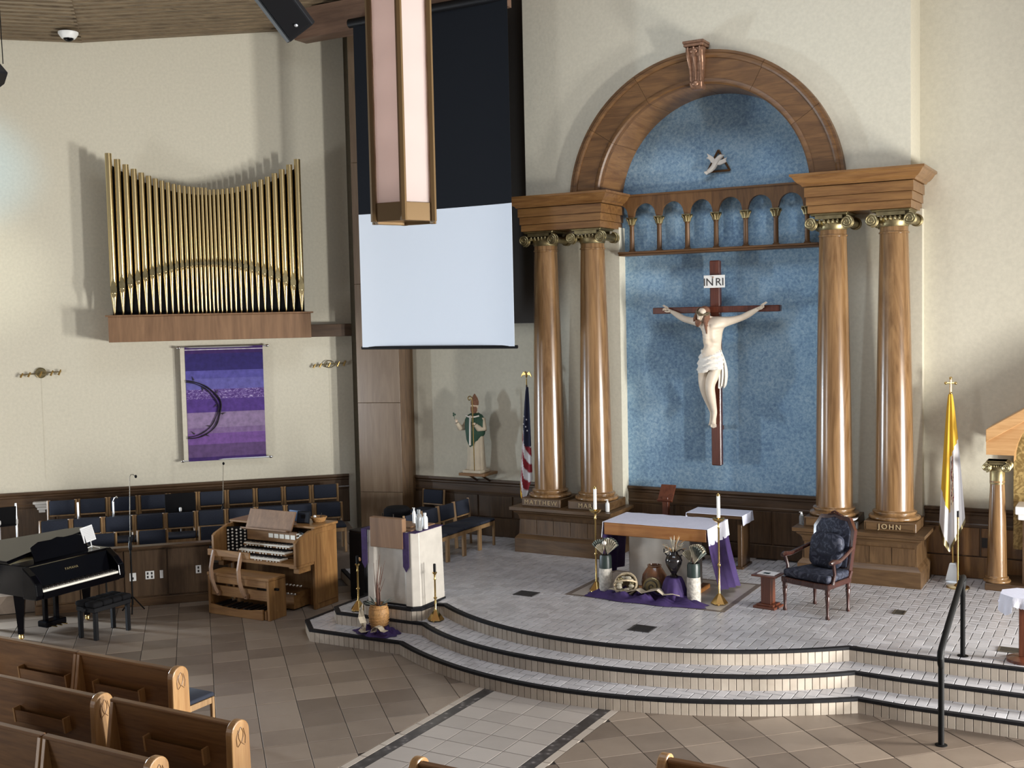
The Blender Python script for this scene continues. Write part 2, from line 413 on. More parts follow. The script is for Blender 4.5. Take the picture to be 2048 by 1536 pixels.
# ================================================================== SETTING
# ---- platform outlines (front edge measured as a shallow bow, kinked to straight wings)
BOW = {1: [0.0002, -0.00135, 0.12295, 0.00067, 10.2221], 2: [0.00495, -0.0059, 0.0958, 0.01286, 10.62332], 3: [0.00252, -0.00266, 0.1295, -0.00567, 10.95274]}
def bow(k, x):
    c = BOW[k]; return (((c[0] * x + c[1]) * x + c[2]) * x + c[3]) * x + c[4]
def outline(k):
    xl, xr = {1: (-2.36, 2.93), 2: (-2.27, 2.825), 3: (-2.20, 2.69)}[k]
    yr = {1: 11.22, 2: 11.575, 3: 11.93}[k]
    f = [(xl + (xr - xl) * i / 40, bow(k, xl + (xr - xl) * i / 40)) for i in range(41)]
    f += [(xr + 0.45, yr), (9.0, yr)]
    left = {1: [(-5.62, 15.9), (-5.62, 13.95), (-4.07, 12.6), (-4.05, 11.235), (-3.71, 10.905)],
            2: [(-5.42, 15.9), (-5.42, 14.1), (-3.77, 12.7), (-3.75, 11.46), (-3.55, 11.255)],
            3: [(-5.22, 15.9), (-5.22, 14.25), (-3.48, 12.8), (-3.45, 11.95), (-3.20, 11.80), (-3.20, 11.36), (-3.12, 11.31), (-2.445, 11.31), (-2.345, 11.38), (-2.335, 11.66)]}[k]
    return left + f                     # runs left to right along the front
def poly_of(k): return outline(k) + [(9.0, 15.9)]
def inside(poly, x, y):
    c = False; n = len(poly)
    for i in range(n):
        x0, y0 = poly[i]; x1, y1 = poly[i - 1]
        if (y0 > y) != (y1 > y) and x < (x1 - x0) * (y - y0) / (y1 - y0) + x0: c = not c
    return c
def nearest_edge(path, x, y):
    best = None
    for (x0, y0), (x1, y1) in zip(path, path[1:]):
        dx, dy = x1 - x0, y1 - y0; L = dx * dx + dy * dy
        t = max(0, min(1, ((x - x0) * dx + (y - y0) * dy) / L))
        d = math.hypot(x - x0 - t * dx, y - y0 - t * dy)
        if best is None or d < best[0]: best = (d, x0, y0, dx / math.sqrt(L), dy / math.sqrt(L))
    return best
def clip(poly, px, py, nx, ny):         # keep (p-P).n >= 0
    out = []
    for i in range(len(poly)):
        a, b = poly[i - 1], poly[i]
        da = (a[0] - px) * nx + (a[1] - py) * ny; db = (b[0] - px) * nx + (b[1] - py) * ny
        if (da >= 0) != (db >= 0):
            t = da / (da - db); out.append((a[0] + (b[0] - a[0]) * t, a[1] + (b[1] - a[1]) * t))
        if db >= 0: out.append(b)
    return out
def area2(poly): return abs(sum(poly[i - 1][0] * poly[i][1] - poly[i][0] * poly[i - 1][1] for i in range(len(poly)))) / 2
def slab(mb, poly, z0, z1, ch=0.004):
    cx = sum(p[0] for p in poly) / len(poly); cy = sum(p[1] for p in poly) / len(poly)
    n = len(poly)
    def ins(p):
        d = math.hypot(p[0] - cx, p[1] - cy) or 1; k = max(0.5, 1 - ch * 1.4 / d)
        return (cx + (p[0] - cx) * k, cy + (p[1] - cy) * k)
    rings = [[Vector((x, y, z0)) for x, y in poly], [Vector((x, y, z1 - ch * 0.6)) for x, y in poly], [Vector((*ins(p), z1)) for p in poly]]
    return mb.loft(rings, False, True)
def rank(pt, sz=1.0):
    q = proj(pt)
    if q is None or not (-30 < q[0] < 2078 and -30 < q[1] < 1566): return 0
    return sz / q[2] ** 2
O1, O2, O3 = outline(1), outline(2), outline(3)
P1, P2, P3 = poly_of(1), poly_of(2), poly_of(3)

def lay(cands, name, mat, farmat, parent, limit=300):
    # cands: (rank, poly, z0, z1); the largest in view are single pieces, the rest one field
    cands.sort(key=lambda c: -c[0])
    cache = {}; c_used = set()
    for c in cands[:limit]:
        if c[0] <= 0: break
        _, poly, z0, z1 = c
        cx = sum(p[0] for p in poly) / len(poly); cy = sum(p[1] for p in poly) / len(poly)
        loc = [(round(x - cx, 4), round(y - cy, 4)) for x, y in poly]
        key = tuple(loc) + (z1 - z0,)
        if key not in cache:
            mb = MB(); slab(mb, loc, z0 - z1, 0); cache[key] = mb.mesh(name, mat, recalc=False)
        put(name, cache[key], parent, (cx, cy, z1 + random.uniform(-0.0006, 0.0006)))
        c_used.add(id(c))
    rest = [c for c in cands if id(c) not in c_used]
    if rest:
        mb = MB()
        for _, poly, z0, z1 in rest: slab(mb, poly, z0, z1)
        o = mb.build(name + '_field', farmat, parent, recalc=False); o['kind'] = 'stuff'

# ---- floor of the nave
floor = MB().box(-15, 13, -1, 16.0, -0.25, -0.008).build('floor', 'grout')
tag(floor, 'taupe stone tiled nave floor laid on the diagonal', None, kind='structure')
RX0, RX1, RYT = -0.89, 0.775, 10.6
cands = []
for k in range(-16, 40):
    for j in range(-14, 40):
        p0, p1 = 3.06 + 0.4155 * k, 3.06 + 0.4155 * (k + 1); q0, q1 = 5.215 + 0.4175 * j, 5.215 + 0.4175 * (j + 1)
        g = 0.0035
        poly = [((p - q) * S2, (p + q) * S2) for p, q in ((p0 + g, q0 + g), (p1 - g, q0 + g), (p1 - g, q1 - g), (p0 + g, q1 - g))]
        cx = sum(p[0] for p in poly) / 4; cy = sum(p[1] for p in poly) / 4
        if not (-12.5 < cx < 9 and 2.5 < cy < 14.2): continue
        if (cx - cy) * S2 < CW + 2.3: continue
        if inside(P1, cx, cy) and nearest_edge(O1, cx, cy)[0] > 0.35: continue
        if cy < RYT:
            if cx < -0.06: poly = clip(poly, RX0 - g, 0, -1, 0)
            else: poly = clip(poly, RX1 + g, 0, 1, 0)
        if len(poly) < 3 or area2(poly) < 0.002: continue
        cands.append((rank((cx, cy, 0), area2(poly)), poly, -0.02, 0.0))
lay(cands, 'floor_tile', 'floor_tile', 'floor_tile_far', floor)
# ---- pale centre aisle let into the floor, with dark pebble bands
g = 0.003
xs = [-0.68, -0.37, -0.06, 0.25, 0.56]
for i in range(4):
    for j in range(-14, 4):
        y0 = 9.76 + 0.3065 * (j - 1); y1 = y0 + 0.3065
        if y0 > 10.5 or y0 < 6.0: continue
        mb = MB(); slab(mb, [(xs[i] + g, y0 + g), (xs[i + 1] - g, y0 + g), (xs[i + 1] - g, y1 - g), (xs[i] + g, y1 - g)], -0.02, 0.0)
        mb.build('aisle_tile', 'runner_tile', floor, recalc=False)
for x0, x1 in ((-0.89, -0.81), (0.69, 0.775)):
    for j in range(-14, 4):
        y0 = 9.70 + 0.305 * (j - 1)
        if y0 > 10.5 or y0 < 6.0: continue
        mb = MB(); slab(mb, [(x0 + g, y0 + g), (x1 - g, y0 + g), (x1 - g, y0 + 0.305 - g), (x0 + g, y0 + 0.305 - g)], -0.02, 0.0)
        mb.build('aisle_border_tile', 'border_tile', floor, recalc=False)
for x0, x1 in ((-0.81, -0.68), (0.56, 0.69)):
    MB().box(x0, x1, 5.5, 10.7, -0.02, -0.001).build('mosaic_band', 'mosaic_stone', floor)

# ---- stepped sanctuary platform
plat = thing('platform', 'three-stepped sanctuary platform of pale brick paving with black nosings', None, kind='structure')
for k, P, z0, z1 in ((1, P1, -0.02, 0.15), (2, P2, 0.10, 0.30), (3, P3, 0.25, 0.45)):
    MB().prism(P, z0, z1 - 0.007).build('step_core', 'step_grout', plat)
rc = []
rmesh = None
for k, O in ((1, O1), (2, O2), (3, O3)):
    z1 = 0.15 * k; z0 = z1 - 0.15
    path = O[1:]
    # black nosing strip following the edge
    outer, inner, low = [], [], []
    n = len(path)
    for i in range(n):
        a = Vector(path[max(i - 1, 0)]); b = Vector(path[i]); c = Vector(path[min(i + 1, n - 1)])
        t0 = (b - a).normalized() if i else (c - b).normalized(); t1 = (c - b).normalized() if i < n - 1 else t0
        nn = Vector((-t0.y, t0.x)) + Vector((-t1.y, t1.x)); nn /= max(0.5, nn.length ** 2 / 2)   # to the left of travel = uphill
        outer.append(b - nn * 0.014); inner.append(b + nn * 0.046)
    mb = MB()
    rings = [[Vector((*o, z1 - 0.028)), Vector((*o, z1 + 0.003)), Vector((*p, z1 + 0.003)), Vector((*p, z1 - 0.028))] for o, p in zip(outer, inner)]
    mb.loft(rings).build('nosing', 'nosing_black', plat)
    # upright riser tiles
    for (xa, ya), (xb, yb) in zip(path, path[1:]):
        pass
    segs = []; acc = 0
    for a, b in zip(path, path[1:]):
        L = math.hypot(b[0] - a[0], b[1] - a[1]); segs.append((acc, L, a, b)); acc += L
    W = 0.0765; t = 0.0
    # straight runs keep whole tiles between corners
    corners = [0.0]
    for (s0, L0, a0, b0), (s1, L1, a1, b1) in zip(segs, segs[1:]):
        d0 = Vector(b0) - Vector(a0); d1 = Vector(b1) - Vector(a1)
        if d0.angle(d1) > 0.25: corners.append(s1)
    corners.append(acc)
    for ca, cb in zip(corners, corners[1:]):
        m = max(1, round((cb - ca) / W))
        for i in range(m):
            ta, tb = ca + (cb - ca) * i / m, ca + (cb - ca) * (i + 1) / m
            def at(t):
                for s0, L, a, b in segs:
                    if t <= s0 + L + 1e-9:
                        u = max(0, (t - s0) / L); return Vector((a[0] + (b[0] - a[0]) * u, a[1] + (b[1] - a[1]) * u))
                return Vector(segs[-1][3])
            A, B = at(ta), at(tb)
            if (B - A).length < 0.02: continue
            mid = (A + B) / 2; rc.append((rank((mid.x, mid.y, z0 + 0.07), (B - A).length) if mid.x < 6 else 0, A, B, z0 - 0.004, z1 - 0.028))
rc.sort(key=lambda c: -c[0])
mb_far = MB(); cache = {}
for i, (rk, A, B, z0, z1) in enumerate(rc):
    d = B - A; L = d.length - 0.005; ang = math.atan2(d.y, d.x); mid = (A + B) / 2
    if i < 300 and rk > 0:
        key = (round(L, 3), round(z1 - z0, 3))
        if key not in cache:
            cache[key] = MB().box(-L / 2, L / 2, -0.009, 0.02, 0, z1 - z0).mesh('riser_tile', 'riser_tile', bev=0.003)
        put('riser_tile', cache[key], plat, (mid.x, mid.y, z0), ang)
    else:
        mb_far.box(-L / 2, L / 2, -0.009, 0.02, z0, z1, Matrix.Translation((mid.x, mid.y, 0)) @ Matrix.Rotation(ang, 4, 'Z'))
if mb_far.v:
    o = mb_far.build('riser_tile_field', 'riser_tile_far', plat); o['kind'] = 'stuff'
# herringbone paving on the treads and the platform
W = 0.102; cands = []
for i in range(-56, 72):
    for j in range(98, 156):
        t = (i - j) % 4
        if t == 0: x0, x1, y0, y1 = i * W, (i + 2) * W, j * W, (j + 1) * W
        elif t == 3: x0, x1, y0, y1 = i * W, (i + 1) * W, j * W, (j + 2) * W
        else: continue
        cx, cy = (x0 + x1) / 2, (y0 + y1) / 2
        if -0.92 < cx < 0.92 and 12.92 < cy < 14.08: continue
        if cy > 15.72 or cx > 6.6: continue
        ins = [inside(P, cx, cy) for P in (P1, P2, P3)]
        dst = [nearest_edge(O, cx, cy) for O in (O1, O2, O3)]
        for k in (1, 2, 3):
            d, ex, ey, tx, ty = dst[k - 1]
            if not ins[k - 1] and d > 0.105: continue
            if k < 3 and ins[k] and dst[k][0] > 0.13: continue
            z = 0.15 * k; g = 0.0042
            poly = [(x0 + g, y0 + g), (x1 - g, y0 + g), (x1 - g, y1 - g), (x0 + g, y1 - g)]
            if d < 0.2: poly = clip(poly, ex - ty * 0.047, ey + tx * 0.047, -ty, tx)
            if len(poly) < 3 or area2(poly) < 0.0006: continue
            cands.append((rank((cx, cy, z), area2(poly) ** 0.5) * (0 if (k < 3 and ins[k]) else 1), poly, z - 0.015, z))
lay(cands, 'paving_tile', 'paving_tile', 'paving_tile_far', plat)
# slab and border let in under the altar
MB().box(-0.99, 0.99, 12.79, 14.20, 0.435, 0.4524).build('altar_slab', 'runner_tile', plat)
for r in ((-1.06, 1.06, 12.73, 12.79), (-1.06, 1.06, 14.20, 14.26), (-1.06, -0.99, 12.79, 14.20), (0.99, 1.06, 12.79, 14.20)):
    MB().box(*r, 0.435, 0.4528).build('border_strip', 'drain_stone', plat)

# ---- walls
def rail_profile(mb, x0, x1, y, ztop, h=0.25):
    # moulded rail running along x, proud of plane y towards -y
    pr = [(0.0, ztop - h), (-0.025, ztop - h), (-0.028, ztop - h + 0.03), (-0.02, ztop - h + 0.045), (-0.02, ztop - 0.10), (-0.035, ztop - 0.085), (-0.035, ztop - 0.06), (-0.06, ztop - 0.035), (-0.06, ztop), (0.0, ztop)]
    return mb.loft([[Vector((x, y + a, z)) for a, z in pr] for x in (x0, x1)])
def wainscot(parent, x0, x1, y, z0, ztop, step=0.62, low=0.3, mat='wainscot_wood'):
    MB().box(x0, x1, y - 0.012, y, z0, ztop - 0.02).build('wainscot_back', 'dark_oak_z', parent)
    rail_profile(MB(), x0, x1, y, ztop).build('chair_rail', 'dark_oak_x', parent)
    if low: MB().box(x0, x1, y - 0.04, y - 0.012, z0, z0 + low).build('base_board', mat, parent, bev=0.006)
    n = max(1, round((x1 - x0) / step)); w = (x1 - x0) / n
    for i in range(n):
        MB().box(x0 + i * w + 0.012, x0 + (i + 1) * w - 0.012, y - 0.028, y - 0.012, z0 + low + 0.015, ztop - 0.262).build('wainscot_panel', mat, parent, bev=0.005)

wl = MB().box(-10.5, 6.42, 0.0, 0.3, 0, 9.6).build('wall_left', 'plaster', None, LW(0, 0, 0), A45)
tag(wl, 'cream plaster choir wall with dark wainscot', kind='structure')
wainscot(wl, -2.2, 6.30, 0.0, 0.55, 1.375, 0.9, 0.0)
wr = MB().box(-6.9, -2.80, 15.75, 16.05, 0, 9.6).build('wall_rear', 'plaster'); tag(wr, 'cream plaster wall behind the bishop statue', kind='structure')
wainscot(wr, -5.42, -2.83, 15.75, 0.45, 1.375, 0.65, 0.30)
wright = MB().box(2.77, 6.6, 15.75, 16.05, 0, 9.6).build('wall_right', 'plaster'); tag(wright, 'bright cream plaster wall right of the columns', kind='structure')
wainscot(wright, 2.83, 6.3, 15.75, 0.45, 1.375, 0.7, 0.28, 'oak_z')
we = MB().box(-10, 6.42, 0.0, 0.3, 0, 9.6).build('wall_east', 'plaster', None, Vector((-LW(0, 0).x, LW(0, 0).y, 0)), -A45)
we.scale.x = -1
tag(we, 'cream plaster side wall with daylight window', kind='structure')
for side, sg in (('left', -1), ('right', 1)):
    o = MB().box(min(sg * 1.49, sg * 2.82), max(sg * 1.49, sg * 2.82), 15.60, 15.98, 0.44, 5.30).build('wall_flank_' + side, 'plaster')
    tag(o, 'cream plaster pier behind the %s pair of columns' % side, kind='structure')
wn = MB().box(-1.6, 1.6, 15.82, 15.98, 0.44, 7.3).build('wall_niche', 'blue_sponge'); tag(wn, 'blue sponged niche wall behind the crucifix', kind='structure')
wainscot(wn, -1.485, 1.485, 15.82, 0.45, 1.40, 0.75, 0.2, 'dark_oak_z')
# upper wall pierced by the arch
ARZ, AR0, AR1 = 5.60, 1.52, 1.98
mb = MB(); n = 48
bot = [(-2.77, 5.5)] + [(-1.62, 5.5)] + [(1.62 * math.cos(PI - PI * i / n), ARZ + 1.62 * math.sin(PI - PI * i / n)) for i in range(n + 1)] + [(1.62, 5.5), (2.77, 5.5)]
for (xa, za), (xb, zb) in zip(bot, bot[1:]):
    if abs(xb - xa) < 1e-6: continue
    mb.prism([(xa, za), (xb, zb), (xb, 9.6), (xa, 9.6)], 15.08, 15.76, 'y')
o = mb.build('wall_arch', 'plaster'); tag(o, 'cream plaster wall above the columns with round arch opening', kind='structure')
# dark sheet on the upper rear wall behind the screen
o = MB().box(-5.40, -2.83, 15.70, 15.75, 3.9, 9.2).build('trim_1', 'dark_panel'); tag(o, 'dark brown sheet high behind the projection screen', kind='structure')
# ---- ceilings
def Lq(s, off, z): return LW(s, off, z)
mb = MB()
for quad in ([(-10, 0, 8.48), (2.25, 0, 8.50), (2.25, 7, 9.6), (-10, 7, 9.6)], [(2.25, 0, 8.50), (6.9, 0, 8.98), (6.9, 7, 10.1), (2.25, 7, 9.6)]):
    lo = [Vector((s, -off, z)) for s, off, z in quad]; hi = [v + Vector((0, 0, 0.2)) for v in lo]
    mb.loft([lo, hi])
o = mb.build('ceiling', 'ceiling_wood', None, LW(0, 0, 0), A45); tag(o, 'brown wood slat ceiling sloping above the organ pipes', kind='structure')
o = MB().box(-14, 14, -2.0, 16.2, 10.6, 10.8).build('ceiling_nave', 'beam_wood'); tag(o, 'high wood ceiling over the nave', kind='structure')
o = MB().box(-6.6, -2.77, 14.45, 14.75, 8.52, 9.0).build('trim_2', 'beam_wood'); tag(o, 'brown ceiling beam that carries the projection screen', kind='structure')
# slats on the sloping ceiling nearest the wall
for i in range(34):
    off = 0.10 + i * 0.135
    zz = 8.49 + off * 0.157
    MB().box(-6, 2.29, -off - 0.055, -off + 0.055, zz - 0.018, zz + 0.01).build('slat', 'ceiling_wood', bpy.data.objects['ceiling'])
    rings = [[Vector((s, -off + d, z0 + off * 0.158 + e)) for d, e in ((-0.055, -0.018), (0.055, -0.018), (0.055, 0.01), (-0.055, 0.01))] for s, z0 in ((2.24, 8.50), (6.4, 8.93))]
    MB().loft(rings).build('slat', 'ceiling_wood', bpy.data.objects['ceiling'])
# ---- side windows (outside the picture, they bring the daylight)
def window(name, loc, rz, w, label):
    o = thing(name, label, None, loc, rz, kind='structure')
    MB().box(-w / 2, w / 2, -0.03, -0.01, 0.1, 2.4).build('pane', 'paper', o)
    for x in [-w / 2 + w / 2 * i for i in range(3)]:
        MB().box(x - 0.04, x + 0.04, -0.05, 0.0, 0.05, 2.45).build('mullion', 'dark_oak_z', o)
    for z in (0.05, 2.4): MB().box(-w / 2 - 0.05, w / 2 + 0.05, -0.05, 0.0, z, z + 0.08).build('rail', 'dark_oak_x', o)
window('window_1', (12.55, 9.45, 0), -A45, 1.5, 'glazed door in the right side wall')
window('window_2', (9.25, 12.75, 0), -A45, 1.4, 'low window in the right side wall')
window('window_3', LW(-2.475, 0.0), A45, 1.6, 'glazed door in the left side wall')

sk = thing('window_4', 'long skylight in the nave ceiling', None, (1.6, 9.6, 10.55), kind='structure')
MB().box(-3.0, 3.0, -1.75, 1.75, 0.0, 0.04).build('pane', 'paper', sk)
for x in (-3.05, -1.0, 1.0, 3.05): MB().box(x - 0.05, x + 0.05, -1.8, 1.8, -0.06, 0.0).build('mullion', 'dark_oak_x', sk)
# ---- wood-clad pillar in the corner
pt = thing('pillar', 'tall wood-veneered pillar in the corner beside the organ wall', 'pillar', (0, 0, 0))
pa, pb = Vector((-6.12, 15.20)), Vector((-5.40, 15.40))
d = (pb - pa).normalized(); nrm = Vector((-d.y, d.x))
def pil(o0, o1, e=0.0): return [pa - d * e + nrm * o0, pb + d * e + nrm * o0, pb + d * e + nrm * o1, pa - d * e + nrm * o1]
for z0, z1 in ((0.45, 1.12), (1.125, 2.62), (2.625, 4.6), (4.605, 6.6), (6.605, 8.9)):
    MB().prism([tuple(v) for v in pil(0, 0.1)], z0, z1).build('veneer_panel', 'pillar_wood', pt, bev=0.003)
MB().prism([tuple(v) for v in pil(0.1, 0.45)], 0.0, 9.2).build('core', 'dark_oak_z', pt)
MB().prism([tuple(v) for v in (pb + d * 0.002, pb + d * 0.13 + nrm * 0.18, pb + d * 0.13 + nrm * 0.4, pb + d * 0.002 + nrm * 0.4)], 0.45, 9.2).build('edge_strip', 'pedestal_oak_z', pt)

# ---- choir: stepped tiers and front knee wall along the left wall
ch = thing('choir_tiers', 'stepped carpeted choir floor along the organ wall', None, LW(0, 0, 0), A45, kind='structure')
MB().box(-6, 6.25, -1.0, 0.0, 0, 0.55).build('tier', 'floor_tile_far', ch)
MB().box(-6, 6.10, -1.95, -1.0, 0, 0.40).build('tier', 'floor_tile_far', ch)
MB().box(-0.2, 4.2, -2.42, -1.95, 0, 0.25).build('tier', 'floor_tile_far', ch)
MB().box(-4.0, 1.30, -2.21, -1.95, 0, 0.142).build('low_step', 'step_grout', ch)
for i in range(24):
    x0 = 1.30 - (i + 1) * 0.0785
    MB().box(x0 + 0.003, x0 + 0.0755, -2.222, -2.20, 0.0, 0.135).build('riser_tile', 'riser_tile', ch, bev=0.003)
kw = thing('knee_wall', 'dark oak panelled knee wall in front of the choir chairs', None, LW(0, 0, 0), A45, kind='structure')
MB().box(1.55, 3.92, -2.62, -2.54, 0, 0.82).build('wall_core', 'dark_oak_z', kw)
MB().box(1.52, 3.95, -2.67, -2.50, 0.82, 0.86).build('cap', 'dark_oak_x', kw, bev=0.008)
MB().box(1.55, 3.92, -2.65, -2.62, 0, 0.12).build('base_board', 'dark_oak_x', kw, bev=0.005)
for i in range(4):
    x0 = 1.57 + i * 0.59
    MB().box(x0, x0 + 0.57, -2.64, -2.62, 0.14, 0.80).build('panel', 'wainscot_wood', kw, bev=0.004)
# ================================================================== SANCTUARY ARCHITECTURE
PEDPROF = [(0.45, 0.05), (0.66, 0.05), (0.69, 0.03), (0.72, 0.0), (0.93, -0.012), (1.00, 0.0), (1.03, 0.02), (1.055, 0.055), (1.075, 0.06), (1.095, 0.105), (1.14, 0.105)]
for side, sg in (('left', -1), ('right', 1)):
    xa, xb = sorted((sg * 1.42, sg * 2.885))
    o = thing('pedestal', 'oak pedestal with flared base under the %s pair of columns' % side, 'pedestal', ((xa + xb) / 2, 15.22, 0.45), group='column pedestals')
    w = (xb - xa) / 2
    pr = [(z - 0.45, e) for z, e in PEDPROF]
    stack(MB(), -w, w, -0.37, 0.375, pr[:4]).build('base', 'pedestal_oak_x', o)
    stack(MB(), -w, w, -0.37, 0.375, pr[3:6]).build('dado', 'pedestal_oak_z', o)
    stack(MB(), -w, w, -0.37, 0.375, pr[5:]).build('cap_moulding', 'pedestal_oak_x', o)
    for i in range(5):
        x0 = -w + 0.03 + i * (2 * w - 0.06) / 5
        MB().box(x0 + 0.004, x0 + (2 * w - 0.06) / 5 - 0.004, -0.378, -0.36, 0.285, 0.5).build('plank', 'pedestal_oak_z', o)
# --- Ionic columns
def spiral(mb, c, r0, ax, turns=2.2, rad=0.012, n=40, flip=1):
    pts = []
    for i in range(n + 1):
        t = i / n; a = flip * (PI / 2 - t * turns * 2 * PI); r = r0 * (1 - t) ** 0.9 + 0.012
        pts.append(Vector(c) + Vector((math.cos(a) * r, 0, math.sin(a) * r)) if ax == 'y' else Vector(c) + Vector((0, math.cos(a) * r, math.sin(a) * r)))
    mb.tube(pts, [rad * (1 - 0.5 * i / n) for i in range(n + 1)], 6)
def ionic_capital(parent, rt, h, scale=1.0):
    # local: neck at z=0, abacus top at z=h
    w = rt * 1.32; vr = h * 0.36
    cp = MB()
    cp.lathe([(rt * 0.97, -0.01), (rt * 1.03, 0.0), (rt * 1.06, h * 0.12), (rt * 1.18, h * 0.40), (rt * 1.2, h * 0.55), (rt * 0.8, h * 0.6)], seg=28)
    cap = cp.build('capital', 'old_gold', parent, smooth=True)
    MB().box(-w, w, -w, w, h * 0.84, h).box(-w * 1.06, w * 1.06, -w * 1.06, w * 1.06, h * 0.93, h).build('abacus', 'old_gold', cap, bev=0.006)
    for sx in (-1, 1):
        for sy in (-1, 1):
            mb = MB()
            c = (sx * w * 1.0, sy * w * 0.98, h * 0.36)
            mb.lathe([(vr * 0.92, -0.035), (vr, -0.02), (vr, 0.02), (vr * 0.92, 0.035)], seg=20, M=Matrix.Translation(c) @ Matrix.Rotation(PI / 2, 4, 'X'))
            for yy in (-1, 1): spiral(mb, (c[0], c[1] + yy * 0.036, c[2]), vr * 0.92, 'y', flip=sx)
            mb.build('volute', 'old_gold', cap, smooth=True)
    for sx in (-1, 1):       # rolls joining front and rear volutes
        M = Matrix.Translation((sx * w, 0, h * 0.36)) @ Matrix.Rotation(PI / 2, 4, 'X')
        MB().lathe([(vr * 0.95, -w * 0.95), (vr * 0.7, -w * 0.5), (vr * 0.62, 0), (vr * 0.7, w * 0.5), (vr * 0.95, w * 0.95)], seg=18, M=M).build('bolster', 'old_gold', cap, smooth=True)
    for sy in (-1, 1):       # egg and leaf band between the volutes
        mb = MB()
        mb.box(-w * 0.75, w * 0.75, sy * w * 0.98 - 0.012, sy * w * 0.98 + 0.012, h * 0.62, h * 0.84)
        for i in range(5):
            x = (-0.5 + 0.25 * i) * w; mb.ball((x, sy * w * 0.99, h * 0.46), h * 0.13, 0.75, 0.8, 1.25, 8, 6)
        mb.build('leaf_band', 'old_gold', cap, smooth=True)
def column(name, label, x, y, z0, plinth, rb, rt, hb, zs_top, zcap, group, text=None, mat='column_oak'):
    o = thing(name, label, 'column', (x, y, z0), group=group)
    if plinth:
        p = MB().box(-plinth, plinth, -plinth, plinth, 0, 0.125).build('plinth', 'pedestal_oak_x', o, bev=0.008)
        MB().box(-plinth + 0.03, plinth - 0.03, -plinth - 0.006, -plinth, 0.015, 0.11).build('name_panel', 'pedestal_oak_x', p)
        if text: lettering(text, 0.092, 'engraved', p, (0, -plinth - 0.010, 0.062), (PI / 2, 0, 0), 0.004, 1.35)
        zb = 0.125
    else: zb = 0.0
    tor = lambda r, z, h: [(r + h / 2 * math.cos(a), z + h / 2 + h / 2 * math.sin(a)) for a in [-PI / 2 + PI * i / 6 for i in range(7)]]
    k = hb / 0.125
    prof = [(rb * 1.30, zb)] + tor(rb * 1.25, zb, 0.055 * k) + [(rb * 1.17, zb + 0.06 * k), (rb * 1.10, zb + 0.072 * k)] + tor(rb * 1.10, zb + 0.078 * k, 0.032 * k) + [(rb * 1.03, zb + 0.115 * k), (rb, zb + hb)]
    MB().lathe(prof, seg=36).build('base', 'column_oak', o, smooth=True, ang=50)
    zt = zs_top - z0; prof = []
    for i in range(13):
        t = i / 12; r = rb + (rt - rb) * t ** 1.5; prof.append((r, zb + hb + (zt - zb - hb) * t))
    MB().lathe(prof, seg=40).build('shaft', mat, o, smooth=True)
    zc = zcap[0] - z0
    MB().lathe([(rt, zt), (rt * 1.07, zt + 0.004), (rt * 1.07, zt + 0.022), (rt, zt + 0.028), (rt * 0.99, zc)], seg=36).build('necking', 'column_oak', o, smooth=True)
    ionic_capital(o, rt, zcap[1] - zcap[0])
    for c in o.children:
        if c.name.split('.')[0] == 'capital': c.location = (0, 0, zc)
    return o
for x, lab, tx in ((-2.535, 'leftmost tall oak Ionic column, plinth lettered MATTHEW', 'MATTHEW'), (-1.755, 'tall oak Ionic column left of the niche, plinth lettered MARK', 'MARK'), (1.755, 'tall oak Ionic column right of the niche, behind the armchair', None), (2.535, 'rightmost tall oak Ionic column, plinth lettered JOHN', 'JOHN')):
    column('column', lab, x, 15.235, 1.14, 0.325, 0.24, 0.178, 0.125, 4.965, (5.06, 5.27), 'four tall sanctuary columns', tx)
# --- entablatures
ENT = [(0, 0), (0.095, 0.0), (0.10, 0.016), (0.205, 0.016), (0.21, 0.034), (0.335, 0.034), (0.345, 0.055), (0.37, 0.07), (0.385, 0.10), (0.42, 0.135), (0.465, 0.165), (0.475, 0.19), (0.505, 0.19)]
for side, sg in (('left', -1), ('right', 1)):
    xa, xb = sorted((sg * 1.495, sg * 2.795)); w = (xb - xa) / 2
    o = thing('entablature', 'stepped oak entablature across the top of the %s pair of columns' % side, 'entablature', ((xa + xb) / 2, 15.36, 5.272), group='entablatures')
    yf, yb = -0.41, 0.385
    stack(MB(), -w, w, yf, yb, ENT[:2]).build('fascia', 'oak_x', o)
    stack(MB(), -w, w, yf, yb, ENT[2:4]).build('fascia', 'oak_x', o)
    stack(MB(), -w, w, yf, yb, ENT[4:6]).build('frieze', 'oak_x', o)
    stack(MB(), -w, w, yf, yb, ENT[6:]).build('cornice', 'oak_x', o)
    if sg: MB().box(min(-sg * w, -sg * (w + 0.0)) - (0.0 if sg > 0 else 0.06), max(-sg * w, -sg * w) + (0.06 if sg < 0 else 0.0) + 0.001, yb, yb + 0.07, 0, 0.5)
# --- great arch
a = thing('arch', 'broad moulded oak arch over the blue niche', 'arch', (0, 15.0, ARZ))
nseg = 6; a_start, a_end = math.asin(0.172 / AR1), PI - math.asin(0.172 / AR1)
def sweep(mb, prof, a0, a1, n):
    mb.loft([[Vector((r * math.cos(t), y, r * math.sin(t))) for r, y in prof] for t in [a0 + (a1 - a0) * i / n for i in range(n + 1)]])
    return mb
FACE = [(1.60, 0.08), (1.60, -0.03), (1.875, -0.03), (1.875, 0.08)]
OUT = [(1.875, 0.08), (1.875, -0.045), (1.90, -0.06), (1.93, -0.06), (1.945, -0.045), (1.98, -0.045), (1.98, 0.08)]
INN = [(1.525, 0.08), (1.525, -0.02), (1.545, -0.045), (1.575, -0.045), (1.60, -0.035), (1.60, 0.08)]
SOF = [(1.525, 0.08), (1.525, 0.83), (1.60, 0.83), (1.60, 0.08)]
